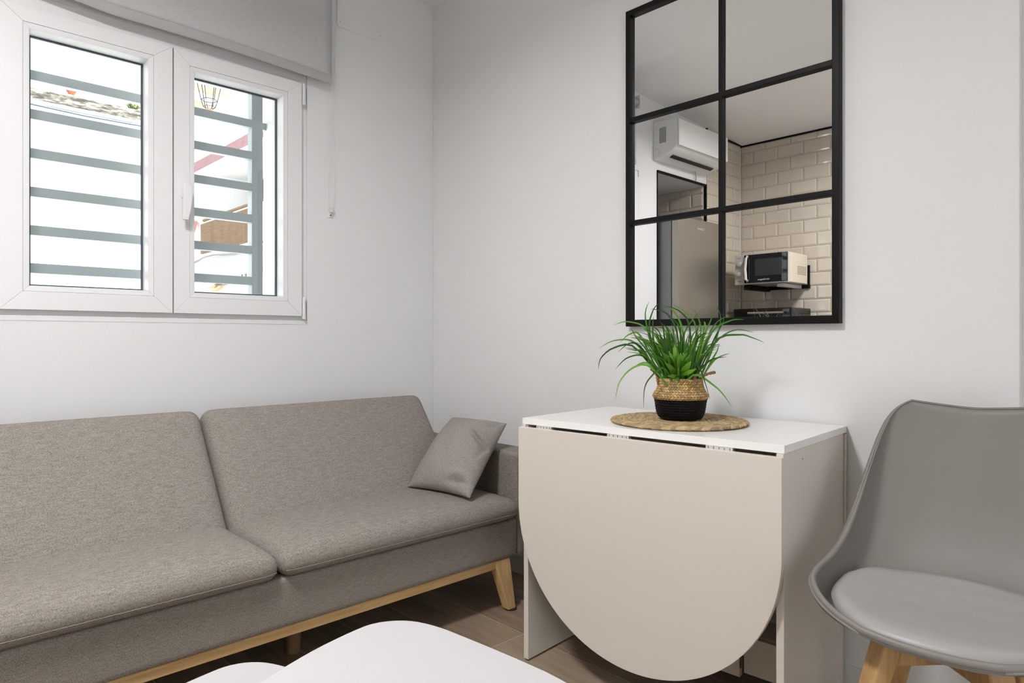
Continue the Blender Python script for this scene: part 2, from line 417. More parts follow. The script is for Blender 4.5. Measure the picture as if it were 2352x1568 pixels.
rel(ch.build('bead_chain', m_pvc, bl, smooth=True), P0)
cl = box('chain_clip', mat('clear_plastic', (0.72, 0.71, 0.69), 0.2), (0.0, 0.016, -0.5655, -0.5455, 1.542, 1.562), bl, bev=0.002); rel(cl, P0)
rel(box('clip_base', m_pvc, (0.0, 0.006, -0.565, -0.548, 1.522, 1.545), bl, bev=0.002), P0)
rel(MB().lathe([(0.0, 0.0), (0.004, 0.0), (0.004, 0.002), (0.0, 0.003)], 12, Matrix.Translation((0.006, -0.5565, 1.531)) @ Matrix.Rotation(R(90), 4, 'Y')).build('screw', mat('screw_grey', (0.25, 0.24, 0.22), 0.4, 0.6), bl), P0)

# flush access cover high on the left wall
def rrect(y0, y1, z0, z1, r, n=6):
    p = []
    for cy, cz, a0 in ((y1 - r, z1 - r, 0), (y0 + r, z1 - r, 90), (y0 + r, z0 + r, 180), (y1 - r, z0 + r, 270)):
        p += [(cy + r * cos(R(a0 + 90 * k / n)), cz + r * sin(R(a0 + 90 * k / n))) for k in range(n + 1)]
    return p
cv = thing('junction_box_cover', 'flush white rounded junction box cover high on the wall right of the blind', 'wall cover', (0, -0.408, 2.36))
g = MB().prism(rrect(-0.525, -0.292, 2.362, 2.585, 0.014), 0.0, 0.005, axis='x'); rel(g.build('cover_plate', mat('cover_white', (0.78, 0.78, 0.78), 0.5), cv, bev=0.0015), (0, -0.408, 2.36))
for y, z in ((-0.510, 2.385), (-0.308, 2.385), (-0.510, 2.56), (-0.308, 2.56)):
    rel(MB().lathe([(0, 0), (0.0022, 0), (0.0022, 0.0008), (0, 0.001)], 10, Matrix.Translation((0.005, y, z)) @ Matrix.Rotation(R(90), 4, 'Y')).build('screw', mat('tiny_screw', (0.4, 0.4, 0.4), 0.5), cv), (0, -0.408, 2.36))

# ---------------------------------------------------------------- mirror
mr = thing('wall_mirror', 'tall black metal framed window-style mirror with six panes on the white wall', 'mirror', (1.5515, 0, 1.041))
MO = (1.5515, 0, 1.041)
X0, X1, Z0, Z1, D = 1.182, 1.921, 1.041, 2.176, -0.026
rel(box('mirror_glass', m_mirror, (X0 + 0.004, X1 - 0.004, -0.010, -0.006, Z0 + 0.004, Z1 - 0.004), mr), MO)
g = MB()
o = [(X0, Z0), (X1, Z0), (X1, Z1), (X0, Z1)]; i_ = [(X0 + 0.0185, Z0 + 0.0235), (X1 - 0.0205, Z0 + 0.0235), (X1 - 0.0205, Z1 - 0.019), (X0 + 0.0185, Z1 - 0.019)]
for k in range(4):
    j = (k + 1) % 4
    f_ = [g.b.verts.new((q[0], D, q[1])) for q in (o[k], o[j], i_[j], i_[k])]; r = [g.b.verts.new((q[0], -0.001, q[1])) for q in (o[k], o[j], i_[j], i_[k])]
    g.b.faces.new(f_); g.b.faces.new(r)
    for a in range(4): g.b.faces.new((f_[a], f_[(a + 1) % 4], r[(a + 1) % 4], r[a]))
rel(g.build('mirror_frame', m_black, mr, bev=0.0015), MO)
rel(box('muntin', m_black, (1.5465, 1.5605, -0.022, -0.0095, Z0 + 0.02, Z1 - 0.018), mr, bev=0.0015), MO)
for z in (1.7815, 1.4125): rel(box('muntin', m_black, (X0 + 0.018, X1 - 0.02, -0.0235, -0.0095, z - 0.0085, z + 0.0085), mr, bev=0.0015), MO)

# ---------------------------------------------------------------- sofa
SO = Vector((0.45, -1.09, 0))
sf = thing('sofa', 'long light grey woven fabric sofa on a pine frame under the window', 'sofa', SO)
def S_(o): o.location = Vector(o.location) - SO; return o
YR, YL, YM = -0.248, -1.93, -1.172
S_(softbox(0.14, 0.850, YL, YR, 0.186, 0.328, 0.012, n=14).build('base', m_sofa, sf, smooth=True))
for a, b_ in ((YM + 0.002, YR - 0.001), (YL, YM - 0.002)):
    c = S_(softbox(0.36, 0.872, a, b_, 0.327, 0.400, 0.0362, crown=0.022, n=26).build('seat_cushion', m_sofa, sf, smooth=True))
    g = MB(); xs = 0.8725
    g.tube([(0.45, b_ + 0.000, 0.352), (0.83, b_ + 0.0005, 0.352), (0.865, b_ - 0.012, 0.352), (0.8728, b_ - 0.04, 0.352)] + [(0.8728, b_ - 0.04 - (b_ - a - 0.08) * k / 10, 0.352) for k in range(1, 11)] + [(0.865, a + 0.012, 0.352)], 0.0007, 6)
    g.build('seam', m_thread, c)
# reclined back cushions: local frame (u across y, w up the slope, n out)
dn = Vector((0.797, 0, 0.604)); dw = Vector((-0.604, 0, 0.797))
Mb = Matrix(((dn.x, 0, dw.x, 0.5), (0, 1, 0, 0), (dn.z, 0, dw.z, 0.41), (0, 0, 0, 1)))
for a, b_ in ((YM + 0.002, YR + 0.004), (YL, YM - 0.002)):
    g = softbox(-0.125, 0.0, a, b_, -0.09, 0.446, 0.042, n=22)
    for v_ in g.b.verts:
        # slight belly on the front face
        if v_.co.x > -0.05:
            uu = (v_.co.y - (a + b_) / 2) / ((b_ - a) / 2); ww = (v_.co.z - 0.18) / 0.27
            v_.co.x += 0.012 * max(0, 1 - uu ** 6) * max(0, 1 - ww ** 4)
    g.b.transform(Mb)
    c = S_(g.build('back_cushion', m_sofa, sf, smooth=True))
S_(softbox(0.13, 0.845, YR + 0.004, -0.118, 0.186, 0.568, 0.014, n=16).build('armrest', m_sofa, sf, smooth=True))
# pine rail and splayed legs
rl = S_(box('rail', m_pine_y, (0.806, 0.842, YL + 0.12, YR - 0.08, 0.156, 0.187), sf, bev=0.003))
S_(box('rail', m_pine_y, (0.16, 0.19, YL + 0.12, YR - 0.08, 0.156, 0.187), sf, bev=0.003))
def leg(tx, ty, bx, by, zt, wt, wb, m, parent, name='leg', dt=None):
    g = MB(); dt = dt or wt
    t = [(tx - wt / 2, ty - dt / 2, zt), (tx + wt / 2, ty - dt / 2, zt), (tx + wt / 2, ty + dt / 2, zt), (tx - wt / 2, ty + dt / 2, zt)]
    b_ = [(bx - wb / 2, by - wb / 2, 0.004), (bx + wb / 2, by - wb / 2, 0.004), (bx + wb / 2, by + wb / 2, 0.004), (bx - wb / 2, by + wb / 2, 0.004)]
    g.grid([t, b_], closev=True); g.b.verts.ensure_lookup_table()
    g.b.faces.new(g.b.verts[0:4]); g.b.faces.new(g.b.verts[4:8])
    return g.build(name, m, parent, bev=0.004)
for tx, bx in ((0.824, 0.852), (0.18, 0.14)):
    for ty, by in ((-0.318, -0.292), (YL + 0.10, YL + 0.07)):
        l_ = S_(leg(tx, ty, bx, by, 0.187, 0.042, 0.036, m_pine_z, sf, dt=0.075))
        l_.data.transform(Matrix.Identity(4))
        pd = MB().lathe([(0, 0), (0.021, 0), (0.021, 0.0045), (0, 0.0045)], 16, Matrix.Translation((bx + 0.004, by + 0.006, 0))).build('felt_pad', m_darkfoot, l_)
S_(MB().lathe([(0.0, 0.0), (0.022, 0.0), (0.028, 0.17), (0.0, 0.187)], 18, Matrix.Translation((0.62, -1.02, 0))).build('leg', m_dkleg, sf, smooth=False))

# ---------------------------------------------------------------- throw pillow
BLc, BRc = Vector((0.50, -0.50, 0.425)), Vector((0.822, -0.455, 0.428))
TLc, TRc = Vector((0.445, -0.232, 0.668)), Vector((0.745, -0.200, 0.668))
nrm = (BRc - BLc).cross(TLc - BLc).normalized()
if nrm.y > 0: nrm = -nrm
org = (BLc + BRc) / 2
g = MB(); N = 64
fr, bk = [], []
for i in range(N + 1):
    v_ = -1 + 2 * i / N; ra, rb = [], []
    for j in range(N + 1):
        u_ = -1 + 2 * j / N
        a, b_ = (u_ + 1) / 2, (v_ + 1) / 2
        # pincushion: edges pull in between the corners
        pu = u_ * (1 - 0.055 * (1 - v_ * v_)); pv = v_ * (1 - 0.055 * (1 - u_ * u_))
        a2, b2 = (pu + 1) / 2, (pv + 1) / 2
        P = BLc * (1 - a2) * (1 - b2) + BRc * a2 * (1 - b2) + TLc * (1 - a2) * b2 + TRc * a2 * b2
        th = 0.082 * (max(0, (1 - u_ ** 2)) ** 0.5) * (max(0, (1 - v_ ** 2)) ** 0.5)
        # creases: a sharp fold near the upper right, crumpled lower right corner
        def crease(cu, cv, ang, L, w, amp):
            x = (u_ - cu) * cos(ang) + (v_ - cv) * sin(ang); y = -(u_ - cu) * sin(ang) + (v_ - cv) * cos(ang)
            return amp * math.exp(-(x / L) ** 2 - (y / w) ** 2)
        dent = crease(0.70, 0.26, R(-28), 0.26, 0.055, -0.026) + crease(0.66, 0.38, R(-28), 0.30, 0.10, 0.012) + crease(0.74, 0.12, R(-35), 0.25, 0.09, 0.012)
        dent += crease(0.90, 0.05, R(80), 0.20, 0.05, -0.016) + crease(0.62, -0.80, R(10), 0.26, 0.06, -0.015) + crease(0.60, -0.66, R(10), 0.3, 0.08, 0.008)
        dent += crease(0.80, 0.78, R(60), 0.16, 0.05, -0.010) + crease(-0.80, -0.80, R(45), 0.2, 0.06, -0.006)
        dent += 0.003 * sin(7 * u_ + 5 * v_) * (1 - u_ * u_) * (1 - v_ * v_)
        dent *= min(1, th / 0.012)
        ra.append(P + nrm * (th + (dent if th > 0 else 0))); rb.append(P - nrm * th * 0.55)
    fr.append(ra); bk.append(rb)
g.grid(fr); g.grid(bk)
bmesh.ops.remove_doubles(g.b, verts=g.b.verts, dist=1e-5)
tag(g.build('throw_pillow', m_pillow, smooth=True, sub=1), 'square grey fabric throw pillow leaning in the corner of the sofa', 'pillow')

# ---------------------------------------------------------------- folding table
TA = R(4.0)
tb = thing('folding_table', 'white drop-leaf folding table with its rounded front leaf hanging down, against the wall', 'table', (1.164, -0.53, 0), TA)
TH = 0.752
box('tabletop', m_lamtop, (0, 0.804, 0, 0.472, TH - 0.019, TH), tb, bev=0.001)
for x in (0.003, 0.784):
    sp = box('side_panel', m_lam, (x, x + 0.018, 0.003, 0.448, 0.004 if x > .1 else 0.006, TH - 0.0195), tb, bev=0.0008)
    if x > 0.1:
        for (v_, z) in ((0.27, 0.655), (0.27, 0.565), (0.27, 0.145)):
            MB().lathe([(0, 0), (0.009, 0), (0.0088, 0.0006), (0, 0.0007)], 20, Matrix.Translation((x + 0.018, v_, z)) @ Matrix.Rotation(R(90), 4, 'Y')).build('screw_cap', m_cap, sp)
        MB().lathe([(0, 0), (0.0022, 0), (0.0022, 0.0004), (0, 0.0004)], 10, Matrix.Translation((x + 0.018, 0.125, 0.705)) @ Matrix.Rotation(R(90), 4, 'Y')).build('peg_hole', m_gasket, sp)
def leaf(name, v0, v1, ztop):
    cx, hw, z0, dr = 0.4045, 0.4015, 0.50, 0.395
    pts = [(cx - hw, ztop), (cx - hw, z0 + 0.1)] + [(cx - hw * cos(pi * k / 64), z0 - dr * sin(pi * k / 64)) for k in range(65)] + [(cx + hw, z0 + 0.1), (cx + hw, ztop)]
    return MB().prism(pts, v0, v1, axis='y').build(name, m_lam, tb, bev=0.0012)
leaf('front_leaf', -0.022, -0.004, TH - 0.0255)
bl_ = leaf('rear_leaf', 0.4515, 0.467, TH - 0.022)
# end blocks of the joint between top and leaf
for x0_ in (0.001, 0.788): box('joint_block', m_lam, (x0_, x0_ + 0.015, -0.004, 0.012, TH - 0.030, TH - 0.0192), tb)
for a, b_ in ((0.060, 0.118), (0.318, 0.388), (0.612, 0.682)):
    h_ = MB(); h_.box(a, b_, -0.004, 0.010, TH - 0.0285, TH - 0.0192); h_ = h_.build('hinge', m_steel, tb)
    g = MB()
    for q in range(5):
        xx = a + (b_ - a) * (q + 0.5) / 5; g.box(xx - 0.0006, xx + 0.0006, -0.0046, -0.0036, TH - 0.0275, TH - 0.0198)
    g.build('knuckle_gap', m_gasket, h_)
# inner frame and gate legs
box('centre_panel', m_lam, (0.021, 0.784, 0.330, 0.345, 0.30, TH - 0.02), tb)
gl2 = box('gate_rail', m_lam, (0.622, 0.784, 0.200, 0.216, 0.095, 0.194), tb, bev=0.001)
box('gate_rail', m_lam, (0.40, 0.616, 0.188, 0.204, 0.085, 0.194), tb, bev=0.001)
box('gate_stile', m_lam, (0.40, 0.44, 0.188, 0.204, 0.194, 0.60), tb, bev=0.001)
box('bottom_shelf', m_lam, (0.622, 0.784, 0.216, 0.33, 0.182, 0.198), tb, bev=0.001)
MB().tube([(0.619, 0.186, 0.112), (0.619, 0.186, 0.17)], 0.003, 8).build('hinge', mat('dark_hinge', (0.12, 0.10, 0.07), 0.4, 0.7), tb)
box('gate_leaf', m_lam, (0.021, 0.037, 0.22, 0.44, 0.03, 0.60), tb, bev=0.001)

# ---------------------------------------------------------------- placemat
MC = Vector((1.564, -0.282, TH))
def vcol_mat(name, rough=0.7, dark=0.0):
    m = mat(name, (0.5, 0.4, 0.3), rough, spec=0.2)
    c = nd(m, 'ShaderNodeVertexColor'); c.layer_name = 'tone'
    lk(m, c.outputs['Color'], bsdf(m).inputs['Base Color']); return m
m_straw = vcol_mat('water_hyacinth')
nv = coords(m_straw, (250, 250, 250)); bump(m_straw, noise(m_straw, nv, 1, 3), 0.4, 0.0008)
g = MB(); lay = g.b.loops.layers.color.new('tone')
def lump(g, lay, c, t, up, L, w, h, col):
    """a leaf-shaped strand segment, one braid lobe"""
    t = t.normalized(); s = t.cross(up).normalized(); k0 = len(g.b.faces); rows = []
    for i in range(6):
        a = i / 5; r = max(0.12, sin(pi * (0.08 + 0.84 * a)) ** 0.7)
        rows.append([c + t * L * (a - 0.5) + s * w * r * cos(2 * pi * k / 7) + up * h * r * sin(2 * pi * k / 7) for k in range(7)])
    V = g.grid(rows, closev=True); g.cap(V[0]); g.cap(V[-1])
    g.b.faces.ensure_lookup_table()
    for q in range(k0, len(g.b.faces)):
        for l in g.b.faces[q].loops: l[lay] = (*col, 1)
rad = 0.012; ringi = 0
up = Vector((0, 0, 1))
while rad < 0.19:
    n = max(6, int(2 * pi * rad / 0.0125))
    for k in range(n):
        a = 2 * pi * (k + 0.37 * ringi) / n
        for side in (-1, 1):
            aa = a + (pi / n if side > 0 else 0)
            tdir = Vector((-sin(aa), cos(aa), 0)); rdir = Vector((cos(aa), sin(aa), 0))
            c = rdir * (rad + side * 0.0042 + random.uniform(-0.0008, 0.0008)) + up * (0.006 + random.uniform(-0.0006, 0.0010))
            t = (tdir - rdir * side * 0.42 + up * random.uniform(-0.1, 0.1))
            b = random.random(); q = random.uniform(0.82, 1.12)
            col = (0.72 * q, (0.61 + 0.03 * b) * q, (0.43 + 0.09 * b) * q)
            lump(g, lay, c, t, up, 0.0275, 0.0043, 0.0052, col)
    rad += 0.0158; ringi += 1
pm = g.build('placemat', m_straw, smooth=True, loc=MC); tag(pm, 'round woven water hyacinth placemat lying on the white table', 'placemat')
MT = TH + 0.0130

# ---------------------------------------------------------------- potted plant
PC = Vector((1.572, -0.284, MT))
pt = thing('potted_plant', 'artificial grass plant in a two-tone woven seagrass basket on the placemat', 'plant', PC)
prof = [(0.0, 0.0), (0.052, 0.0), (0.060, 0.004), (0.066, 0.014), (0.0695, 0.030), (0.0715, 0.046), (0.0735, 0.056), (0.0775, 0.063), (0.0785, 0.068), (0.0755, 0.074), (0.070, 0.082), (0.066, 0.090), (0.0635, 0.100), (0.0625, 0.110), (0.0615, 0.1165), (0.0595, 0.1185), (0.0565, 0.1165), (0.056, 0.10)]
def prof_at(s):
    L = [0]
    for i in range(1, len(prof)): L.append(L[-1] + math.dist(prof[i], prof[i - 1]))
    t = s * L[-1]
    for i in range(1, len(prof)):
        if t <= L[i]:
            f_ = (t - L[i - 1]) / max(1e-9, L[i] - L[i - 1]); return (prof[i - 1][0] * (1 - f_) + prof[i][0] * f_, prof[i - 1][1] * (1 - f_) + prof[i][1] * f_)
    return prof[-1]
m_basket = vcol_mat('seagrass', 0.55)
g = MB(); lay = g.b.loops.layers.color.new('tone')
NS, NT = 150, 288; rows = []; cols = {}
tones = {}
def weave(s, th):
    # herringbone: lobes leaning left / right on alternate courses
    r_ = s * 27; row_i = int(r_); fr_ = r_ - row_i
    lean = 1 if row_i % 2 else -1
    ph = th / (2 * pi) * 52 + lean * fr_ * 0.75 + 0.35 * row_i
    cell = (row_i, int(math.floor(ph)) % 52); f_ = ph - math.floor(ph)
    hgt = (sin(pi * f_) ** 0.6) * (sin(pi * fr_) ** 0.45)
    if cell not in tones: tones[cell] = random.uniform(0.8, 1.15), random.random()
    return hgt, cell
for i in range(NS + 1):
    s = i / NS; r, z = prof_at(s); row = []
    for k in range(NT):
        th = 2 * pi * k / NT; h, cell = weave(s, th)
        rr = r + (0.0026 * h if 0.12 < s < 0.93 else 0)
        row.append((rr * cos(th), rr * sin(th), z))
    rows.append(row)
V = g.grid(rows, closev=True)
g.b.faces.ensure_lookup_table(); fi = 0
for i in range(NS):
    for k in range(NT):
        s, th = (i + 0.5) / NS, 2 * pi * (k + 0.5) / NT; h, cell = weave(s, th); q, w_ = tones[cell]; r, z = prof_at(s)
        edge = 0.45 + 0.55 * min(1, h * 1.5)
        if z < 0.0585 and s < 0.75: col = (0.012 * q * 1.2, 0.011 * q * 1.2, 0.013 * q * 1.2)
        else: col = ((0.72 + 0.04 * w_) * q * edge, (0.615 - 0.01 * w_) * q * edge, (0.445 - 0.09 * w_) * q * edge)
        for l in g.b.faces[fi].loops: l[lay] = (*col, 1)
        fi += 1
bmesh.ops.remove_doubles(g.b, verts=g.b.verts, dist=1e-6)
bk_ = g.build('basket', m_basket, pt, smooth=True)
MB().lathe([(0, 0.092), (0.056, 0.092), (0.056, 0.096), (0, 0.097)], 24).build('moss_filler', mat('dark_moss', (0.02, 0.045, 0.015), 0.9), pt)
# view-aligned helper axes for laying the blades out: L = lateral, Hh = height, Dp = away from the sofa corner side
Lx = Vector((0.690, 0.7237, 0)); Dx = Vector((-0.7237, 0.690, 0))
def PL(l, h, d=0): return Lx * l + Dx * d + Vector((0, 0, h))
m_rope = mat('twisted_seagrass', (0.30, 0.165, 0.075), 0.8); bump(m_rope, noise(m_rope, coords(m_rope, (300, 300, 300)), 1, 3), 0.6, 0.001)
def rope(pts, r, parent):
    g = MB(); P = [Vector(p) for p in pts]; S2 = []
    for i in range(len(P) - 1):
        p0, p1, p2, p3 = P[max(i - 1, 0)], P[i], P[i + 1], P[min(i + 2, len(P) - 1)]
        for k in range(8):
            t = k / 8; S2.append(0.5 * ((2 * p1) + (-p0 + p2) * t + (2 * p0 - 5 * p1 + 4 * p2 - p3) * t * t + (-p0 + 3 * p1 - 3 * p2 + p3) * t ** 3))
    S2.append(P[-1])
    for ph in (0, pi):
        Q = []
        for i, q in enumerate(S2):
            t = (S2[min(i + 1, len(S2) - 1)] - S2[max(i - 1, 0)]).normalized(); a = t.cross(Vector((0.3, 0.2, 1))).normalized(); b_ = t.cross(a)
            Q.append(q + r * 0.6 * (cos(i * 0.75 + ph) * a + sin(i * 0.75 + ph) * b_))
        g.tube(Q, r * 0.75, 6)
    return g.build('handle', m_rope, parent, smooth=True)
rope([PL(0.016, 0.098, -0.062), PL(0.022, 0.110, -0.063), PL(0.032, 0.128, -0.050), PL(0.058, 0.128, -0.030), PL(0.088, 0.133, -0.010), PL(0.100, 0.134, 0.004), PL(0.082, 0.128, 0.018), PL(0.066, 0.114, 0.022), PL(0.066, 0.098, 0.022)], 0.0036, bk_)
rope([PL(-0.066, 0.100, -0.008), PL(-0.067, 0.112, -0.002), PL(-0.068, 0.128, 0.010), PL(-0.080, 0.142, 0.020), PL(-0.070, 0.136, 0.034), PL(-0.058, 0.120, 0.030), PL(-0.056, 0.104, 0.03)], 0.0034, bk_)

m_grass = vcol_mat('plastic_grass', 0.38)
bsdf(m_grass).inputs['Specular IOR Level'].default_value = 0.4
g = MB(); lay = g.b.loops.layers.color.new('tone')
def blade(pts, w, col, tipcol=None, fold=0.35, yaw=None):
    P = [Vector(p) for p in pts]; n = 14; Q = []
    m_ = len(P) - 1
    for k in range(n + 1):
        t = k / n * m_; i = min(int(t), m_ - 1); t -= i
        p0, p1, p2, p3 = P[max(i - 1, 0)], P[i], P[i + 1], P[min(i + 2, m_)]
        Q.append(0.5 * ((2 * p1) + (-p0 + p2) * t + (2 * p0 - 5 * p1 + 4 * p2 - p3) * t * t + (-p0 + 3 * p1 - 3 * p2 + p3) * t ** 3))
    yaw = random.uniform(-0.9, 0.9) if yaw is None else yaw
    rows = []
    for k, q in enumerate(Q):
        t = (Q[min(k + 1, n)] - Q[max(k - 1, 0)]).normalized()
        s = t.cross(Dx).normalized()
        if s.length < 0.1: s = Lx.copy()
        nn = s.cross(t).normalized(); s = (s * cos(yaw) + nn * sin(yaw)).normalized(); nn = s.cross(t).normalized()
        a = k / n; ww = w * (0.55 + 0.9 * a if a < 0.3 else 0.82 * (1 - ((a - 0.3) / 0.7) ** 1.7)) + 0.0002
        rows.append([q - s * ww, q + nn * ww * fold, q + s * ww])
    k0 = len(g.b.faces); g.grid(rows); g.b.faces.ensure_lookup_table()
    tipcol = tipcol or tuple(c * 0.9 for c in col)
    for f_ in range(k0, len(g.b.faces)):
        a = ((f_ - k0) // 2) / n
        c_ = [col[i] * (1 - a) + tipcol[i] * a for i in range(3)]
        for l in g.b.faces[f_].loops: l[lay] = (*c_, 1)
GR = [(0.22, 0.44, 0.09), (0.29, 0.54, 0.12), (0.38, 0.60, 0.18), (0.16, 0.34, 0.075), (0.42, 0.62, 0.22), (0.24, 0.40, 0.13)]
k_ = 0.0002676   # metres per tracing unit
ox, oy = 1007.0, 1362.0
BL_ = [[(760, 880), (660, 430), (430, 310), (240, 345)], [(800, 880), (600, 480), (470, 440), (355, 535)], [(780, 860), (560, 560), (330, 510), (152, 598)],
 [(760, 850), (520, 590), (300, 590), (160, 700), (132, 830)], [(800, 850), (600, 780), (430, 800), (280, 940), (220, 1125)], [(900, 850), (760, 800), (620, 900), (545, 1020), (528, 1215)],
 [(820, 900), (640, 700), (460, 700), (340, 830)], [(850, 880), (700, 600), (630, 250), (680, 85)], [(860, 880), (670, 450), (690, 200), (770, 90)],
 [(1000, 880), (960, 450), (870, 250), (770, 190), (665, 170)], [(1050, 880), (1050, 450), (960, 200), (825, 85)], [(1080, 880), (1100, 400), (1000, 200), (820, 130)],
 [(1100, 880), (1180, 400), (1050, 200), (930, 130)], [(1100, 880), (1220, 500), (1180, 250), (1090, 170)], [(1120, 880), (1050, 500), (1140, 280), (1235, 165)],
 [(1150, 880), (1250, 500), (1330, 260), (1285, 155)], [(1180, 880), (1350, 600), (1440, 300), (1400, 135)], [(1200, 880), (1400, 500), (1500, 290), (1470, 210)],
 [(1200, 880), (1250, 600), (1380, 330), (1550, 235)], [(1200, 880), (1330, 450), (1520, 300), (1660, 287)], [(1180, 880), (1350, 560), (1560, 400), (1760, 428)],
 [(1190, 880), (1400, 520), (1640, 450), (1760, 480), (1880, 535)], [(1190, 880), (1350, 720), (1420, 620), (1450, 545)], [(1180, 880), (1330, 760), (1400, 690), (1507, 647)],
 [(980, 850), (1100, 870), (1300, 980), (1400, 1080), (1485, 1212)], [(1030, 880), (1080, 760), (1150, 800), (1190, 920), (1245, 1120)], [(900, 880), (750, 560), (740, 350), (755, 250)],
 [(1120, 880), (1280, 400), (1290, 300)], [(1000, 880), (900, 500), (850, 380), (780, 370)], [(800, 880), (600, 650), (500, 620), (400, 600)], [(820, 870), (640, 640), (520, 480), (460, 370)],
 [(840, 880), (620, 620), (480, 540), (340, 640)], [(860, 880), (650, 760), (480, 820), (400, 885)], [(1100, 880), (1000, 420), (930, 290), (850, 260)]]
front = {4, 5, 24, 25}
for i, bp in enumerate(BL_):
    dz0 = random.uniform(-0.02, 0.03); dz1 = random.uniform(-0.05, 0.05)
    if i in front: dz0, dz1 = -0.045, -0.085
    n = len(bp); pts = []
    for j, (x, y) in enumerate(bp):
        d = dz0 * (1 - j / (n - 1)) + dz1 * j / (n - 1)
        if i in front and j == 1: d = -0.070
        l, h = (x - ox) * k_, (oy - y) * k_
        if j == 0: l = max(-0.045, min(0.045, l)); h = 0.095
        sc = 1 + d * 0.4
        pts.append(PL(l * sc, h, d))
    blade(pts, random.uniform(0.0026, 0.0036), random.choice(GR), yaw=random.uniform(-0.5, 0.5))
for i in range(150):
    a = random.uniform(0, 2 * pi); rb = 0.04 * sqrt(random.random()); out = random.uniform(0.02, 0.135); H = random.uniform(0.10, 0.185) * (1.1 - out * 2)
    aa = a + random.uniform(-0.5, 0.5)
    d0 = Vector((cos(a), sin(a), 0)); d1 = Vector((cos(aa), sin(aa), 0))
    if out > 0.07 and d1.y > 0.2: out *= 0.7
    p0 = d0 * rb + Vector((0, 0, 0.095)); p3 = p0 + d1 * out + Vector((0, 0, H))
    p1 = p0 + d1 * out * 0.28 + Vector((0, 0, H * 0.50)); p2 = p0 + d1 * out * 0.62 + Vector((0, 0, H * 0.90))
    blade([p0, p1, p2, p3], random.uniform(0.0022, 0.0034), random.choice(GR))
ob = g.build('grass_blades', m_grass, pt, smooth=True); ob['label'] = 'long arching green grass blades'
# fleshy rosette in front
g = MB(); lay = g.b.loops.layers.color.new('tone')
def fleshy(base, tip, w, bend, col):
    base, tip = Vector(base), Vector(tip); n = 12; rows = []; t = (tip - base); s0 = t.cross(Dx).normalized(); nn = s0.cross(t).normalized()
    if nn.dot(Dx) > 0: nn = -nn
    for k in range(n + 1):
        a = k / n; c = base + t * a + nn * bend * sin(pi * a); ww = w * max(0.05, (sin(pi * min(1, 0.12 + a * 0.88)) ** 0.6) * (0.55 + 0.6 * a if a < 0.7 else 0.97 * (1 - (a - 0.7) ** 2 * 6)))
        rows.append([c + s0 * ww * cos(q) + nn * 0.16 * ww * sin(q) + nn * 0.25 * ww * abs(cos(q)) for q in [2 * pi * i / 10 for i in range(10)]])
    k0 = len(g.b.faces); V = g.grid(rows, closev=True); g.cap(V[0]); g.cap(V[-1]); g.b.faces.ensure_lookup_table()
    for f_ in range(k0, len(g.b.faces)):
        a = ((f_ - k0) // 10) / n; sh_ = 0.75 + 0.35 * a
        for l in g.b.faces[f_].loops: l[lay] = (col[0] * sh_, col[1] * sh_, col[2] * sh_, 1)
for (bx, by, tx, ty, w, d) in [(945, 800, 880, 545, 0.0105, -0.058), (945, 815, 940, 640, 0.0125, -0.076), (960, 800, 1070, 640, 0.0095, -0.066), (955, 830, 1042, 728, 0.011, -0.082), (930, 800, 765, 640, 0.008, -0.066),
        (930, 830, 770, 745, 0.008, -0.080), (945, 860, 790, 880, 0.007, -0.088), (960, 850, 1095, 805, 0.007, -0.086), (930, 790, 830, 620, 0.0085, -0.055), (960, 790, 1020, 600, 0.0085, -0.052), (950, 870, 860, 930, 0.006, -0.08)]:
    l0, h0, l1, h1 = (bx - ox) * k_, (oy - by) * k_, (tx - ox) * k_, (oy - ty) * k_
    fleshy(PL(l0, h0 - 0.01, -0.042), PL(l1, h1, d), w, 0.006, random.choice([(0.33, 0.55, 0.09), (0.40, 0.62, 0.12), (0.30, 0.50, 0.08)]))
ob = g.build('succulent_rosette', m_grass, pt, smooth=True); ob['label'] = 'broad yellow-green succulent leaves'
MB().tube([PL((945 - ox) * k_, 0.095, -0.03), PL((947 - ox) * k_, (oy - 830) * k_, -0.045)], 0.0035, 8).build('stem', mat('stem_green', (0.35, 0.38, 0.16), 0.6), ob)

# ---------------------------------------------------------------- chair
CH = Vector((2.277, -0.365, 0)); CR = 0.0619
chr_ = thing('dining_chair', 'grey plastic shell chair with padded seat and splayed beech legs beside the white table', 'chair', CH, CR)
rim = [(0.1131, -0.2528, 0.4398), (0.165, -0.2322, 0.4497), (0.2102, -0.1976, 0.4651), (0.2402, -0.1494, 0.482), (0.2422, -0.0946, 0.4932), (0.231, -0.0359, 0.5082), (0.2187, 0.0229, 0.5453), (0.2082, 0.0767, 0.6112), (0.1975, 0.1251, 0.685), (0.1866, 0.1657, 0.7496), (0.1745, 0.1975, 0.7997), (0.1549, 0.2197, 0.8343), (0.1277, 0.2293, 0.8495)]
cen = [(-0.2621, 0.4332), (-0.222, 0.421), (-0.175, 0.414), (-0.12, 0.411), (-0.06, 0.411), (0.00, 0.418), (0.055, 0.435), (0.105, 0.470), (0.145, 0.525), (0.175, 0.600), (0.198, 0.680), (0.219, 0.760), (0.237, 0.8376)]
rows = []
NSH = 20
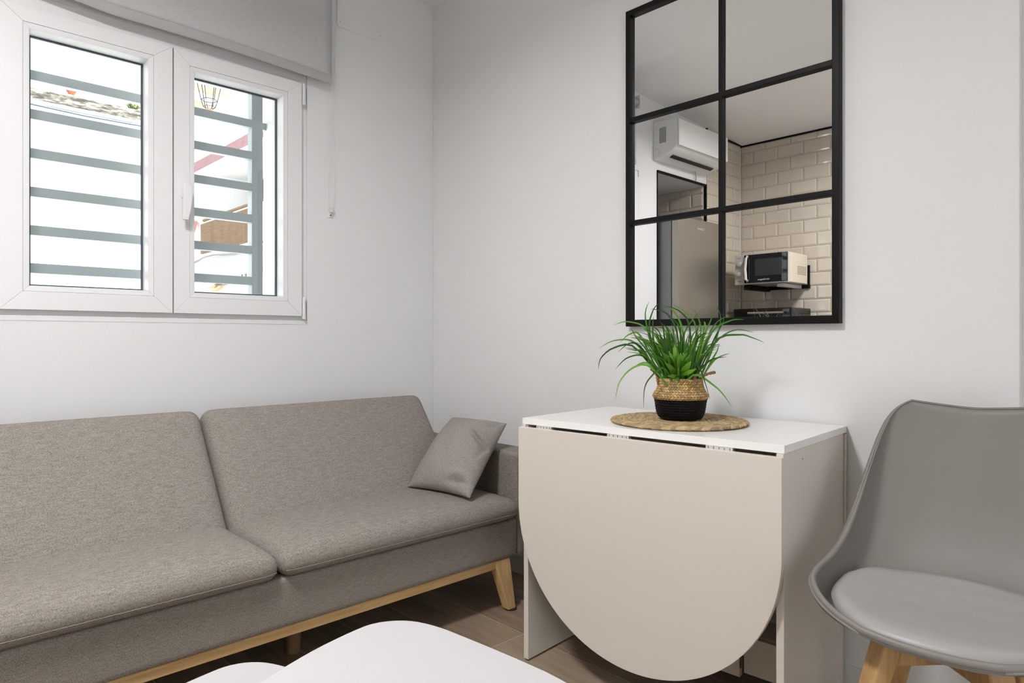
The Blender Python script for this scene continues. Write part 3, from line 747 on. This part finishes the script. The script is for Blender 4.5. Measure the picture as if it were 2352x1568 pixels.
for i, ((rx, ry, rz), (cy, cz)) in enumerate(zip(rim, cen)):
    pw = 2.0 if i == 0 else 1.35 if i == len(rim) - 1 else (3.4 if 2 <= i <= 7 else 2.6); row = []
    for j in range(NSH + 1):
        s = -1 + 2 * j / NSH; bl_f = 1.0 if i == 0 else 0.6 if i == 1 else 0.3 if i == 2 else 0.0
        sb = (1 - bl_f) * abs(s) + bl_f * abs(sin(s * pi / 2))
        e = sb ** pw if i < len(rim) - 1 else sin(pi / 2 * abs(s) ** 1.2)
        row.append((rx * sin(s * pi / 2 * 0.999) if i < 99 else rx * s, cy + (ry - cy) * e, cz + (rz - cz) * e))
    rows.append(row)
g = MB(); g.grid(rows)
sh = g.build('shell', m_shell, chr_, smooth=True)
d = sh.modifiers.new('s', 'SUBSURF'); d.levels = 2; d.render_levels = 2; d.boundary_smooth = 'PRESERVE_CORNERS'
d = sh.modifiers.new('t', 'SOLIDIFY'); d.thickness = 0.008; d.offset = -1
# rolled rim
rp = [Vector(p) for p in rim] ; loop = [Vector((-p.x, p.y, p.z)) for p in reversed(rp)]
frontc = [Vector(rows[0][j]) for j in range(NSH + 1)]; topc = [Vector(rows[-1][j]) for j in range(NSH, -1, -1)]
path = frontc + rp[1:-1] + topc + loop[1:-1]
def smooth_loop(P, it=2):
    for _ in range(it):
        Q = []
        for i in range(len(P)):
            a, b_ = P[i], P[(i + 1) % len(P)]; Q += [a * 0.75 + b_ * 0.25, a * 0.25 + b_ * 0.75]
        P = Q
    return P
path = smooth_loop(path, 3)
g = MB(); rws = []
for i, p in enumerate(path):
    t = (path[(i + 1) % len(path)] - path[i - 1]).normalized(); outw = Vector((p.x, p.y + 0.02, 0)).normalized() if p.z < 0.56 else Vector((p.x, 0, (p.z - 0.6))).normalized()
    a = (outw - t * outw.dot(t)).normalized(); b_ = t.cross(a).normalized()
    q_ = 1.0 if p.z < 0.55 else max(0.3, 1 - (p.z - 0.55) / 0.2)
    rws.append([p + q_ * 0.0062 * cos(2 * pi * k / 10) * a + q_ * 0.0085 * sin(2 * pi * k / 10) * b_ - a * 0.003 for k in range(10)])
g.grid(rws, closeu=True, closev=True); g.build('rim', m_shell, sh, smooth=True)
# seat pad
def shell_z(x, y):
    ys = [c[0] for c in cen]
    for i in range(len(cen) - 1):
        if ys[i] <= y <= ys[i + 1] or i == len(cen) - 2:
            t = (y - ys[i]) / (ys[i + 1] - ys[i]); cz = cen[i][1] * (1 - t) + cen[i + 1][1] * t
            rx = rim[i][0] * (1 - t) + rim[i + 1][0] * t; rz = rim[i][2] * (1 - t) + rim[i + 1][2] * t
            return cz + (rz - cz) * min(1, abs(x) / rx) ** 3.4
g = MB(); rows = []
for i in range(15):
    rho = i / 14; row = []
    for k in range(64):
        th = 2 * pi * k / 64; c_, s_ = cos(th), sin(th)
        ex = 0.208 * math.copysign(abs(c_) ** 0.85, c_); ey = (0.175 if s_ > 0 else 0.172) * math.copysign(abs(s_) ** 0.85, s_)
        x, y = ex * rho, -0.078 + ey * rho
        z = shell_z(x, y) + 0.004 + 0.034 * (max(0, 1 - rho ** 5) ** 0.5)
        row.append((x, y, z))
    rows.append(row)
V = g.grid(rows, closev=True)
bmesh.ops.remove_doubles(g.b, verts=g.b.verts, dist=1e-6)
rows2 = [[(Vector(rows[-1][k])) for k in range(64)], [(Vector(rows[-1][k]) * 0.97 + Vector((0, -0.078, 0)) * 0.03 - Vector((0, 0, 0.004 - 0.013 * 0))) for k in range(64)]]
g.grid(rows2, closev=True)
bmesh.ops.remove_doubles(g.b, verts=g.b.verts, dist=1e-6)
g.build('seat_pad', m_cush, chr_, smooth=True)
# underframe
def bar(name, A, B, w, h, parent, m=m_beech, wb=None, hb=None, bev=0.003):
    A, B = Vector(A), Vector(B); t = (B - A).normalized(); s = t.cross(Vector((0, 0, 1))); s = s.normalized() if s.length > 0.05 else Vector((1, 0, 0)); n_ = s.cross(t).normalized()
    wb, hb = wb or w, hb or h; g = MB()
    r0 = [A + s * a * w / 2 + n_ * b_ * h / 2 for a, b_ in ((-1, -1), (1, -1), (1, 1), (-1, 1))]; r1 = [B + s * a * wb / 2 + n_ * b_ * hb / 2 for a, b_ in ((-1, -1), (1, -1), (1, 1), (-1, 1))]
    V = g.grid([r0, r1], closev=True); g.cap(V[0]); g.cap(V[1])
    return g.build(name, m, parent, bev=bev)
for sx in (-1, 1):
    for sy in (-1, 1):
        bar('leg', (sx * 0.086, -0.07 + sy * 0.090, 0.402), (sx * 0.178, -0.07 + sy * 0.190, 0.006), 0.048, 0.040, chr_, wb=0.028, hb=0.026, bev=0.006)
for a in (1, -1):
    bar('cross_brace', (-0.085, -0.07 - a * 0.088, 0.372), (0.085, -0.07 + a * 0.088, 0.372), 0.026, 0.040, chr_)
MB().lathe([(0, 0.388), (0.05, 0.388), (0.05, 0.405), (0, 0.405)], 20, Matrix.Translation((0, -0.07, 0))).build('mount_plate', m_black, chr_)

# ---------------------------------------------------------------- coffee tables
def chaikin(P, n=3):
    for _ in range(n):
        Q = []
        for i in range(len(P)):
            a, b_ = P[i], P[(i + 1) % len(P)]; Q += [(a[0] * .75 + b_[0] * .25, a[1] * .75 + b_[1] * .25), (a[0] * .25 + b_[0] * .75, a[1] * .25 + b_[1] * .75)]
        P = Q
    return P
def ctable(name, label, outline, z, ctr):
    t = thing(name, label, 'coffee table', (ctr[0], ctr[1], 0), 0, None)
    pts = [(x - ctr[0], y - ctr[1]) for x, y in outline]
    g = MB().prism(pts, z - 0.018, z); g.build('tabletop', m_ctable, t, bev=0.004, seg=3)
    for k in range(3):
        a = R(100 + 120 * k); d_ = Vector((cos(a), sin(a), 0))
        bar('leg', d_ * 0.16 + Vector((0, 0, z - 0.018)), d_ * 0.25 + Vector((0, 0, 0.0)), 0.036, 0.036, t, wb=0.022, hb=0.022, bev=0.008)
    return t
big = [(1.530, -1.345), (1.524, -1.287), (1.560, -1.232), (1.625, -1.208), (1.70, -1.200), (1.80, -1.190), (1.935, -1.183), (2.06, -1.21), (2.17, -1.30), (2.21, -1.42), (2.16, -1.55), (2.04, -1.67), (1.91, -1.76), (1.79, -1.77), (1.68, -1.69), (1.60, -1.56), (1.552, -1.44)]
ctable('coffee_table', 'larger white pebble-shaped coffee table, the higher one in front of the sofa', chaikin(big, 2), 0.45, (1.85, -1.47))
sml = [(1.300, -1.530), (1.292, -1.480), (1.315, -1.432), (1.365, -1.402), (1.44, -1.380), (1.53, -1.40), (1.62, -1.47), (1.66, -1.58), (1.62, -1.70), (1.53, -1.78), (1.43, -1.77), (1.35, -1.68), (1.315, -1.60)]
ctable('coffee_table', 'smaller white coffee table tucked lower beside the larger one, near the sofa front', chaikin(sml, 2), 0.35, (1.47, -1.59))

# ---------------------------------------------------------------- kitchen side, seen in the mirror
# air conditioner on the left wall
AY0, AY1, AZ0, AZ1, AX = -2.535, -1.889, 2.218, 2.462, 0.205
m_ac = mat('ac_white', (0.82, 0.82, 0.82), 0.35)
ac = thing('air_conditioner', 'white split air conditioner high on the wall above the refrigerator niche, seen in the mirror', 'air conditioner', (0, -2.21, 2.22))
AO = (0, -2.21, 2.22)
prof_ac = [(0.0, AZ0), (0.02, AZ0 - 0.002), (0.09, AZ0 + 0.012), (0.15, AZ0 + 0.035), (0.185, AZ0 + 0.062), (0.19, AZ0 + 0.07), (0.19, AZ1 - 0.012), (0.178, AZ1), (0.0, AZ1 + 0.01)]
g = MB().prism([(q[0], q[1]) for q in prof_ac], AY0, AY1, axis='y'); body = rel(g.build('body', m_ac, ac, bev=0.004), AO)
rel(box('front_panel', m_ac, (0.191, AX, AY0 + 0.002, AY1 - 0.002, AZ0 + 0.062, AZ1 - 0.006), ac, bev=0.004), AO)
Ms = Matrix.Translation((0.105, 0, AZ0 + 0.0205)) @ Matrix.Rotation(R(-20), 4, 'Y')
lv = rel(MB().box(-0.014, 0.014, AY0 + 0.06, AY1 - 0.06, -0.010, 0.002, Ms).build('air_outlet', mat('ac_dark', (0.03, 0.025, 0.02), 0.6), ac), AO)
rel(MB().box(0.018, 0.050, AY0 + 0.05, AY1 - 0.05, 0.004, 0.009, Ms).build('louvre', m_ac, ac, bev=0.001), AO)
m_lab = mat('label_print', (0.50, 0.50, 0.50), 0.6)
nv = noise(m_lab, coords(m_lab, (900, 900, 260)), 1, 2); lk(m_lab, ramp(m_lab, nv, [(0.45, (0.25, 0.25, 0.25)), (0.6, (0.58, 0.58, 0.58))]), bsdf(m_lab).inputs['Base Color'])
rel(box('rating_label', m_lab, (0.050, 0.104, AY1 - 0.0005, AY1 + 0.0006, 2.318, 2.422), ac), AO)
g = MB()
for r_ in (0.032, 0.042):
    pts = [(0.018 + r_ * cos(R(a)), AY1 + 0.0005, 2.255 + r_ * 0.9 * sin(R(a))) for a in range(-40, 91, 10)]
    g.tube([(0.01, AY1 + 0.0005, 2.255 + r_ * 0.9)] + pts[::-1], 0.0008, 5)
rel(g.build('moulded_mark', mat('grey_line', (0.35, 0.35, 0.36), 0.6), ac), AO)
rel(box('badge', m_steel, (AX - 0.0005, AX + 0.001, -2.25, -2.215, AZ0 + 0.115, AZ0 + 0.121), ac), AO)
rel(MB().tube([(0.03, AY0 + 0.16, AZ0 + 0.006), (0.02, AY0 + 0.13, AZ0 - 0.018), (0.012, AY0 + 0.12, AZ0 - 0.06)], 0.006, 8).build('drain_pipe', mat('pipe_grey', (0.6, 0.59, 0.56), 0.5), ac, smooth=True), AO)

# refrigerator
m_inox = mat('brushed_steel', (0.36, 0.33, 0.295), 0.36, 0.85)
m_fside = mat('fridge_side', (0.25, 0.255, 0.265), 0.5, 0.3)
fr_ = thing('refrigerator', 'tall stainless steel refrigerator standing in the kitchen niche, reflected in the mirror', 'refrigerator', (-0.22, -2.238, 0))
FO = (-0.22, -2.238, 0)
rel(box('cabinet', m_fside, (-0.50, 0.098, -2.52, -1.957, 0.02, 1.828), fr_, bev=0.003), FO)
dr = rel(box('door', m_inox, (0.102, 0.160, -2.52, -1.956, 0.72, 1.828), fr_, bev=0.006), FO)
dr2 = rel(box('freezer_door', m_inox, (0.102, 0.160, -2.52, -1.956, 0.06, 0.712), fr_, bev=0.006), FO)
m_logo = mat('logo_light', (0.78, 0.76, 0.72), 0.3, 0.6)
text_obj('logo', 'Corberó', 0.026, m_logo, dr, (0.1608, -2.237, 1.764), (R(90), 0, R(90)))
rel(box('foot', m_black, (-0.48, 0.08, -2.50, -1.98, 0, 0.02), fr_), FO)

# worktop and base cabinets (below the mirror's view)
m_cab = mat('cabinet_white', (0.75, 0.73, 0.70), 0.4)
wt = thing('worktop', 'dark grey kitchen worktop along the tiled wall', 'worktop', (1.3, -2.82, 0.86))
rel(box('slab', mat('worktop_grey', (0.16, 0.15, 0.145), 0.4), (0.012, 2.6, BK + 0.0, -2.54, 0.86, 0.90), wt, bev=0.003), (1.3, -2.82, 0.86))
for i in range(4):
    xa = 0.03 + 0.64 * i; cb = thing('base_cabinet', ['white base cabinet in the corner by the refrigerator', 'white base cabinet second from the refrigerator', 'white base cabinet third from the refrigerator', 'white base cabinet at the end of the worktop farthest from the refrigerator'][i], 'cabinet', (xa + 0.32, -2.83, 0), 0, 'kitchen base cabinets')
    CO = (xa + 0.32, -2.83, 0)
    rel(box('carcass', m_cab, (xa, xa + 0.636, BK + 0.002, -2.585, 0.10, 0.858), cb), CO)
    d_ = rel(box('cabinet_door', m_cab, (xa + 0.003, xa + 0.633, -2.583, -2.565, 0.105, 0.852), cb, bev=0.002), CO)
    MB().tube([(xa + 0.56, -2.552, 0.66), (xa + 0.56, -2.552, 0.80)], 0.005, 8).build('handle', m_steel, d_)
    rel(box('plinth', m_black, (xa, xa + 0.636, -2.66, -2.64, 0, 0.10), cb), CO)

# microwave on its bracket
m_mw = mat('microwave_silver', (0.62, 0.59, 0.55), 0.35, 0.25)
m_mwside = mat('microwave_cream', (0.72, 0.64, 0.52), 0.45)
m_mwdoor = mat('black_glass', (0.006, 0.006, 0.008), 0.03, spec=0.6)
MX0, MX1, MY, MZ0, MZ1 = 0.142, 0.553, -2.752, 1.402, 1.620
mw = thing('microwave', 'silver microwave oven with black glass door on a wall bracket, reflected in the mirror', 'microwave', ((MX0 + MX1) / 2, -2.9, MZ0))
WO = ((MX0 + MX1) / 2, -2.9, MZ0)
body = rel(box('body', m_mwside, (MX0 + 0.002, MX1, -3.075, MY - 0.02, MZ0, MZ1 - 0.002), mw, bev=0.004), WO)
for i in range(6):
    for j in range(5):
        pass
g = MB()
for i in range(7):
    for j in range(6): g.box(MX1 - 0.001, MX1 + 0.0008, -3.05 + 0.022 * i, -3.05 + 0.022 * i + 0.014, MZ0 + 0.062 + 0.011 * j, MZ0 + 0.062 + 0.011 * j + 0.006)
rel(g.build('vent', mat('vent_dark', (0.25, 0.20, 0.14), 0.6), mw), WO)
rel(box('bezel', m_mw, (MX0, MX1, MY - 0.019, MY, MZ0 - 0.003, MZ1), mw, bev=0.003), WO)
dr3 = rel(box('door', m_mwdoor, (MX0 + 0.082, MX1 - 0.003, MY + 0.0005, MY + 0.012, MZ0 + 0.006, MZ1 - 0.003), mw, bev=0.003), WO)
box('window', mat('door_mesh', (0.03, 0.035, 0.037), 0.04, spec=0.7), (MX0 + 0.165, MX1 - 0.035, MY + 0.0122, MY + 0.0128, MZ0 + 0.055, MZ1 - 0.040), dr3)
g = MB(); pp = [(MX0 + 0.108, MY + 0.013, MZ0 + 0.018), (MX0 + 0.104, MY + 0.030, MZ0 + 0.032), (MX0 + 0.101, MY + 0.036, (MZ0 + MZ1) / 2), (MX0 + 0.104, MY + 0.030, MZ1 - 0.032), (MX0 + 0.108, MY + 0.013, MZ1 - 0.014)]
g.tube(pp, 0.010, 10); g.build('handle', mat('handle_cream', (0.72, 0.68, 0.62), 0.4), dr3, smooth=True)
for z in (MZ0 + 0.150, MZ0 + 0.075):
    kb = rel(MB().lathe([(0, 0), (0.020, 0), (0.019, 0.012), (0.014, 0.014), (0.014, 0.017), (0, 0.018)], 24, Matrix.Translation((MX0 + 0.040, MY, z)) @ Matrix.Rotation(R(-90), 4, 'X')).build('knob', m_mw, mw, smooth=False), WO)
m_dial = mat('dial_print', (0.2, 0.19, 0.18), 0.6)
for z in (MZ0 + 0.150, MZ0 + 0.075):
    g = MB()
    for k in range(-5, 6):
        a = R(90 + k * 26); g.box(MX0 + 0.040 + 0.027 * cos(a) - 0.0012, MX0 + 0.040 + 0.027 * cos(a) + 0.0012, MY, MY + 0.0006, z + 0.027 * sin(a) - 0.0012, z + 0.027 * sin(a) + 0.0012)
    rel(g.build('dial_scale', m_dial, mw), WO)
rel(box('panel_print', m_dial, (MX0 + 0.02, MX0 + 0.05, MY, MY + 0.0006, MZ0 + 0.020, MZ0 + 0.026), mw), WO)
rel(box('panel_print', m_dial, (MX0 + 0.02, MX0 + 0.045, MY, MY + 0.0006, MZ1 - 0.024, MZ1 - 0.020), mw), WO)
text_obj('logo', 'GO Orbegozo', 0.0150, mat('logo_white', (0.8, 0.8, 0.8), 0.4), dr3, (MX0 + 0.232, MY + 0.0126, MZ0 + 0.027), (R(90), 0, R(180)))
# wall bracket
wb = thing('microwave_bracket', 'wall bracket with two folding arms under the microwave', 'bracket', (0.35, BK, 1.38))
BO = (0.35, BK, 1.38)
m_wbk = mat('bracket_white', (0.62, 0.60, 0.58), 0.4)
a1 = rel(box('arm', m_wbk, (0.452, 0.500, BK, -2.79, 1.372, 1.397), wb, bev=0.002), BO); a1['label'] = 'pale bracket arm'
rel(box('arm', m_black, (0.205, 0.250, BK, -2.77, 1.360, 1.397), wb, bev=0.002), BO)
rel(box('wall_plate', m_black, (0.545, 0.558, BK - 0.003, BK + 0.014, 1.375, 1.545), wb, bev=0.002), BO)
rel(box('wall_plate', m_black, (0.16, 0.56, BK - 0.003, BK + 0.012, 1.372, 1.399), wb), BO)

# mini oven on the worktop
m_oven = mat('oven_black', (0.012, 0.011, 0.010), 0.25)
VX0, VX1, VY, VZ1 = 0.125, 0.575, -2.76, 1.219
ov = thing('mini_oven', 'black countertop mini oven with steel handle under the microwave, reflected in the mirror', 'mini oven', ((VX0 + VX1) / 2, -2.9, 0.90))
VO = ((VX0 + VX1) / 2, -2.9, 0.90)
rel(box('body', m_oven, (VX0, VX1, -3.085, VY, 0.912, VZ1), ov, bev=0.008, seg=3), VO)
d4 = rel(box('door', mat('oven_glass', (0.008, 0.008, 0.009), 0.05), (VX0 + 0.10, VX1 - 0.012, VY + 0.0005, VY + 0.012, 0.935, VZ1 - 0.008), ov, bev=0.003), VO)
MB().tube([(VX0 + 0.135, VY + 0.036, 1.183), (VX1 - 0.045, VY + 0.036, 1.183)], 0.008, 12).build('handle', mat('brushed', (0.72, 0.64, 0.55), 0.25, 0.9), d4)
for x in (VX0 + 0.15, VX1 - 0.06): MB().tube([(x, VY + 0.01, 1.183), (x, VY + 0.036, 1.183)], 0.005, 8).build('handle_post', m_steel, d4)
g = MB()
for i in range(6):
    for j in range(3): g.box(VX1 - 0.001, VX1 + 0.0008, -3.06 + 0.034 * i, -3.06 + 0.034 * i + 0.022, VZ1 - 0.045 - 0.016 * j, VZ1 - 0.039 - 0.016 * j)
rel(g.build('vent', m_black, ov), VO)
for z in (1.13, 1.04):
    rel(MB().lathe([(0, 0), (0.022, 0), (0.019, 0.016), (0, 0.017)], 20, Matrix.Translation((VX0 + 0.05, VY, z)) @ Matrix.Rotation(R(-90), 4, 'X')).build('knob', m_steel, ov), VO)
for x in (VX0 + 0.04, VX1 - 0.04): rel(box('foot', m_black, (x - 0.015, x + 0.015, -3.05, VY - 0.03, 0.90, 0.913), ov), VO)

# ---------------------------------------------------------------- unseen ceiling lamps, added to brighten the room
def panel(label, x, y, z, e, col, s=0.42):
    o = thing('added_ceiling_light', label, 'ceiling light', (x, y, z))
    rel2 = MB().lathe([(0, 0), (s / 2 + 0.012, 0), (s / 2 + 0.012, -0.022), (s / 2, -0.025), (s / 2, -0.012), (0, -0.012)], 40).build('housing', m_pvc, o)
    me = mat('diffuser_glow', (0.9, 0.9, 0.9), 0.6); bsdf(me).inputs['Emission Color'].default_value = (*col, 1); bsdf(me).inputs['Emission Strength'].default_value = 2.0
    MB().lathe([(0, -0.020), (s / 2 - 0.002, -0.020), (s / 2 - 0.002, -0.016), (0, -0.016)], 40).build('diffuser', me, o)
    l = light('added_light', 'AREA', (x, y, z - 0.028), (0, 0, 0), e, col, shape='DISK', size=s, spread=R(165))
    return o
panel('added unseen round ceiling light above the open floor behind the coffee tables', 2.45, -2.35, 2.58, 3, (0.98, 0.985, 1.0), 0.3)
panel('added unseen round ceiling light between the sofa and the kitchen', 1.40, -2.0, 2.60, 42, (0.985, 0.98, 1.0), 0.36)

# assumed balcony door on the right wall, unseen, built for the added light
dw_ = struct(bpy.data.objects.new('assumed_door_1', None)); C.objects.link(dw_)
g = frame_mb(-2.35, -1.15, 0.02, 2.12, -2.28, -1.22, 0.10, 2.05, 3.92, 3.98); g.build('assumed_door_frame', m_pvc, dw_, bev=0.002)
box('assumed_door_mullion', m_pvc, (3.925, 3.975, -1.78, -1.72, 0.10, 2.05), dw_)
box('glass_pane', m_glass, (3.948, 3.952, -2.28, -1.22, 0.10, 2.05), dw_)

# ---------------------------------------------------------------- street outside
m_ext = mat('limewash', (0.88, 0.88, 0.87), 0.9)
m_ext2 = mat('limewash_bright', (0.9, 0.895, 0.885), 0.9)
m_road = mat('street', (0.76, 0.76, 0.75), 0.9)
struct(box('ground', m_road, (-16, -0.3, -9, 12, -3.1, -3.0)))
m_par = mat('weathered_parapet', (0.75, 0.73, 0.68), 0.95)
v = coords(m_par, (0.8, 3, 14)); n1 = noise(m_par, v, 2.2, 8, 0.75)
lk(m_par, ramp(m_par, n1, [(0.42, (0.05, 0.045, 0.035)), (0.5, (0.15, 0.14, 0.11)), (0.58, (0.36, 0.35, 0.33))]), bsdf(m_par).inputs['Base Color'])
bA = thing('building', 'white rendered building across the street with a weathered rooftop parapet', 'building', (-5, -2, -3))
LO = (-5, -2, -3)
rel(box('wall', m_ext, (-9, -4.0, -7, 0.02, -3, 2.90), bA), LO)
rel(box('parapet', m_par, (-4.35, -3.955, -7, 0.06, 2.925, 3.03), bA, bev=0.012), LO)
rel(box('ledge', mat('ledge_white', (0.36, 0.39, 0.43), 0.8), (-4.30, -3.93, -7, 0.05, 2.89, 2.927), bA, bev=0.006), LO)
rel(MB().tube([(-3.925, -7 + 0.35 * k, 2.885 + 0.012 * sin(k * 1.3)) for k in range(21)], 0.008, 6).build('cable', m_gasket, bA), LO)
g = MB()
for k in range(26):
    a = random.uniform(0, 2 * pi); l = random.uniform(0.04, 0.09); p = Vector((-3.99 + random.uniform(0, 0.02), -0.33 + random.uniform(-0.03, 0.03), 3.033)); q = p + Vector((0.02 * random.random(), cos(a) * l * 0.7, abs(sin(a)) * l)); g.tube([p, (p + q) / 2 + Vector((0.01, 0, 0.01)), q], [0.004, 0.005, 0.001], 4)
tag(g.build('weed_tuft', mat('weed', (0.10, 0.12, 0.035), 0.8)), 'small green weed tuft growing from the rooftop parapet', 'weed')
tag(MB().lathe([(0, 0), (0.026, 0), (0.022, 0.02), (0.024, 0.035), (0.055, 0.085), (0.062, 0.11), (0.062, 0.135), (0.05, 0.135), (0.045, 0.11), (0, 0.1)], 24).build('terracotta_pot', mat('terracotta', (0.32, 0.09, 0.04), 0.8), smooth=False, loc=(-4.05, -0.775, 3.037)), 'orange terracotta urn on the rooftop parapet across the street', 'pot')
struct(box('trim_8', mat('coping_stone', (0.7, 0.68, 0.63), 0.9), (-4.16, -3.96, -0.86, -0.69, 3.03, 3.037), bev=0.003))

# house at the far side with balconies: facade plane y = 1.8
FY = 1.8
bB = thing('building', 'white house with balconies, a pink stripe and brown window frames, seen through the right pane', 'building', (-8, 2.5, -3))
QO = (-8, 2.5, -3)
rel(box('wall', m_ext2, (-13, -4.4, FY + 0.9, 7, -3, 6.5), bB), QO)
rel(box('upper_storey', m_ext2, (-13, -4.4, FY, FY + 0.9, 3.62, 4.52), bB), QO)
rel(box('upper_storey', m_ext2, (-13, -8.49, FY, FY + 0.9, 2.2, 3.62), bB), QO)
m_pink = mat('pink_band', (0.72, 0.34, 0.40), 0.9)
nv = noise(m_pink, coords(m_pink, (3, 3, 9)), 3, 5, 0.7); lk(m_pink, ramp(m_pink, nv, [(0.40, (0.27, 0.155, 0.175)), (0.63, (0.30, 0.175, 0.20)), (0.68, (0.5, 0.4, 0.4))]), bsdf(m_pink).inputs['Base Color'])
rel(box('painted_band', m_pink, (-13, -4.4, FY - 0.012, FY, 3.70, 3.85), bB), QO)
rel(box('eaves_soffit', wood('soffit_boards', (0.45, 0.33, 0.20), (0.65, 0.54, 0.40), 'x', 0.8, 0.3), (-13, -4.4, FY - 0.9, FY + 0.9, 4.52, 4.60), bB), QO)
rel(box('eaves_beam', m_ext2, (-7.52, -7.38, FY - 0.9, FY, 4.44, 4.52), bB), QO)
rel(box('roof', m_ext2, (-13, -4.4, FY - 0.9, 7, 4.6, 5.4), bB), QO)
m_frame = mat('brown_frame', (0.22, 0.14, 0.06), 0.6)
# window behind the balcony: coordinates on the rear wall
wy = FY + 0.895
f1 = frame_mb(0, 1.3, 0, 0.42, 0.07, 1.23, 0.07, 0.35, 0, 0.05)
f1.b.transform(Matrix(((0, 1, 0, -9.5), (-1, 0, 0, wy), (0, 0, 1, 3.25), (0, 0, 0, 1))))
wd = rel(f1.build('balcony_window', m_frame, bB), QO)
box('shutter', mat('shutter_grey', (0.25, 0.25, 0.25), 0.7), (-9.45, -8.25, wy - 0.02, wy - 0.005, 3.3, 3.62), wd)
for k in range(12): box('window_bar', m_frame, (-9.38 + 0.1 * k, -9.36 + 0.1 * k, wy - 0.045, wy - 0.03, 3.30, 3.62), wd)
box('window_post', m_frame, (-9.02, -8.93, wy - 0.06, wy - 0.02, 3.27, 3.65), wd)
rel(MB().tube([(-9.0, FY + 0.03, 2.875), (-4.4, FY + 0.03, 2.872)], 0.022, 8).build('handrail', m_frame, bB), QO)
m_reed = mat('reed_screen', (0.7, 0.5, 0.33), 0.9)
v = coords(m_reed, (2, 2, 30)); n1 = noise(m_reed, v, 2, 4, 0.7); br = coords(m_reed, (7, 1, 1)); n2 = noise(m_reed, br, 1.5, 2)
lk(m_reed, ramp(m_reed, mth(m_reed, 'ADD', mth(m_reed, 'MULTIPLY', n1, 0.7), mth(m_reed, 'MULTIPLY', n2, 0.3)), [(0.38, (0.16, 0.095, 0.05)), (0.62, (0.26, 0.17, 0.10))]), bsdf(m_reed).inputs['Base Color'])
rel(box('reed_screen', m_reed, (-8.47, -6.545, FY - 0.03, FY - 0.005, 2.335, 2.80), bB), QO)
rel(box('balcony_wall', m_ext2, (-8.49, -4.4, FY, FY + 0.08, 2.2, 2.835), bB), QO)
rel(box('balcony_slab', mat('slab_grey', (0.5, 0.5, 0.5), 0.9), (-13, -4.4, FY - 0.06, FY + 0.9, 2.10, 2.225), bB), QO)
m_lowwin = mat('low_window', (0.22, 0.19, 0.15), 0.7)
for a, b_, z0, z1 in ((-10.29, -9.45, 1.98, 2.30), (-9.12, -8.30, 2.02, 2.16)):
    w_ = rel(box('low_window', m_lowwin, (a, b_, wy - 0.06, wy, z0, z1), bB), QO)
    for k in range(5): box('window_bar', m_ext2, (a + (b_ - a) * (k + 0.3) / 5, a + (b_ - a) * (k + 0.6) / 5, wy - 0.075, wy - 0.06, z0 + 0.03, z1 - 0.03), w_)
rel(MB().tube([(-13 + 0.4 * k, FY - 0.07, 2.06 - 0.05 * sin(k * 0.9) + 0.012 * k) for k in range(20)], 0.012, 6).build('cable', mat('cable_grey', (0.30, 0.28, 0.25), 0.8), bB), QO)
# clutter on the low balcony
g = MB(); random.seed(3)
for k in range(9): 
    x = -10.4 + random.uniform(0, 0.7); g.box(x, x + random.uniform(0.15, 0.35), wy - 0.14, wy - 0.085, 1.86 + 0.022 * k, 1.883 + 0.022 * k)
tag(g.build('drying_rack', mat('pale_wood', (0.66, 0.48, 0.26), 0.8)), 'folded wooden slat rack on the low balcony across the street', 'rack')
# hanging chain with pot at the left of the right pane
pc = thing('hanging_planter', 'small terracotta planter hanging from a chain on the white house', 'planter', (-8.67, FY - 0.12, 2.70))
MB().lathe([(0, 0), (0.07, 0), (0.11, 0.17), (0.10, 0.17), (0.06, 0.02)], 16).build('pot', mat('terracotta_pale', (0.62, 0.33, 0.28), 0.8), pc)
MB().tube([(0, 0, 0.17), (0, 0, 0.9)], 0.008, 6).build('chain', m_frame, pc)
# wrought iron street lantern
m_iron = mat('wrought_iron', (0.03, 0.037, 0.05), 0.6)
ln = thing('street_lantern', 'grey wrought iron street lantern hanging outside at the top of the right pane', 'lantern', (-3.0, -0.012, 2.86))
g = MB(); hx = lambda r, z, k: Vector((r * cos(pi / 3 * k + 0.3), r * sin(pi / 3 * k + 0.3), z))
for k in range(6):
    g.tube([hx(0.020, 0.0, k), hx(0.045, 0.02, k), hx(0.062, 0.075, k)], 0.0034, 5)
    g.tube([hx(0.062, 0.075, k), hx(0.098, 0.24, k)], 0.0034, 5)
    g.tube([hx(0.062, 0.075, k), hx(0.062, 0.075, k + 1)], 0.0034, 5)
    g.tube([hx(0.045, 0.020, k), hx(0.045, 0.020, k + 1)], 0.0028, 5)
    g.tube([hx(0.098, 0.24, k), hx(0.098, 0.24, k + 1)], 0.005, 5)
g.build('cage', m_iron, ln)
MB().lathe([(0, -0.012), (0.030, -0.012), (0.034, 0.0), (0, 0.004)], 12).build('base_ring', mat('rusty_iron', (0.35, 0.22, 0.14), 0.9), ln)
MB().lathe([(0.115, 0.24), (0.115, 0.25), (0.05, 0.33), (0.03, 0.38), (0, 0.39)], 6).build('lantern_roof', m_iron, ln)
MB().tube([(0, 0, 0.38), (0, 0, 0.5), (-1.0, 0.02, 0.5)], 0.012, 8).build('bracket_arm', m_iron, ln)
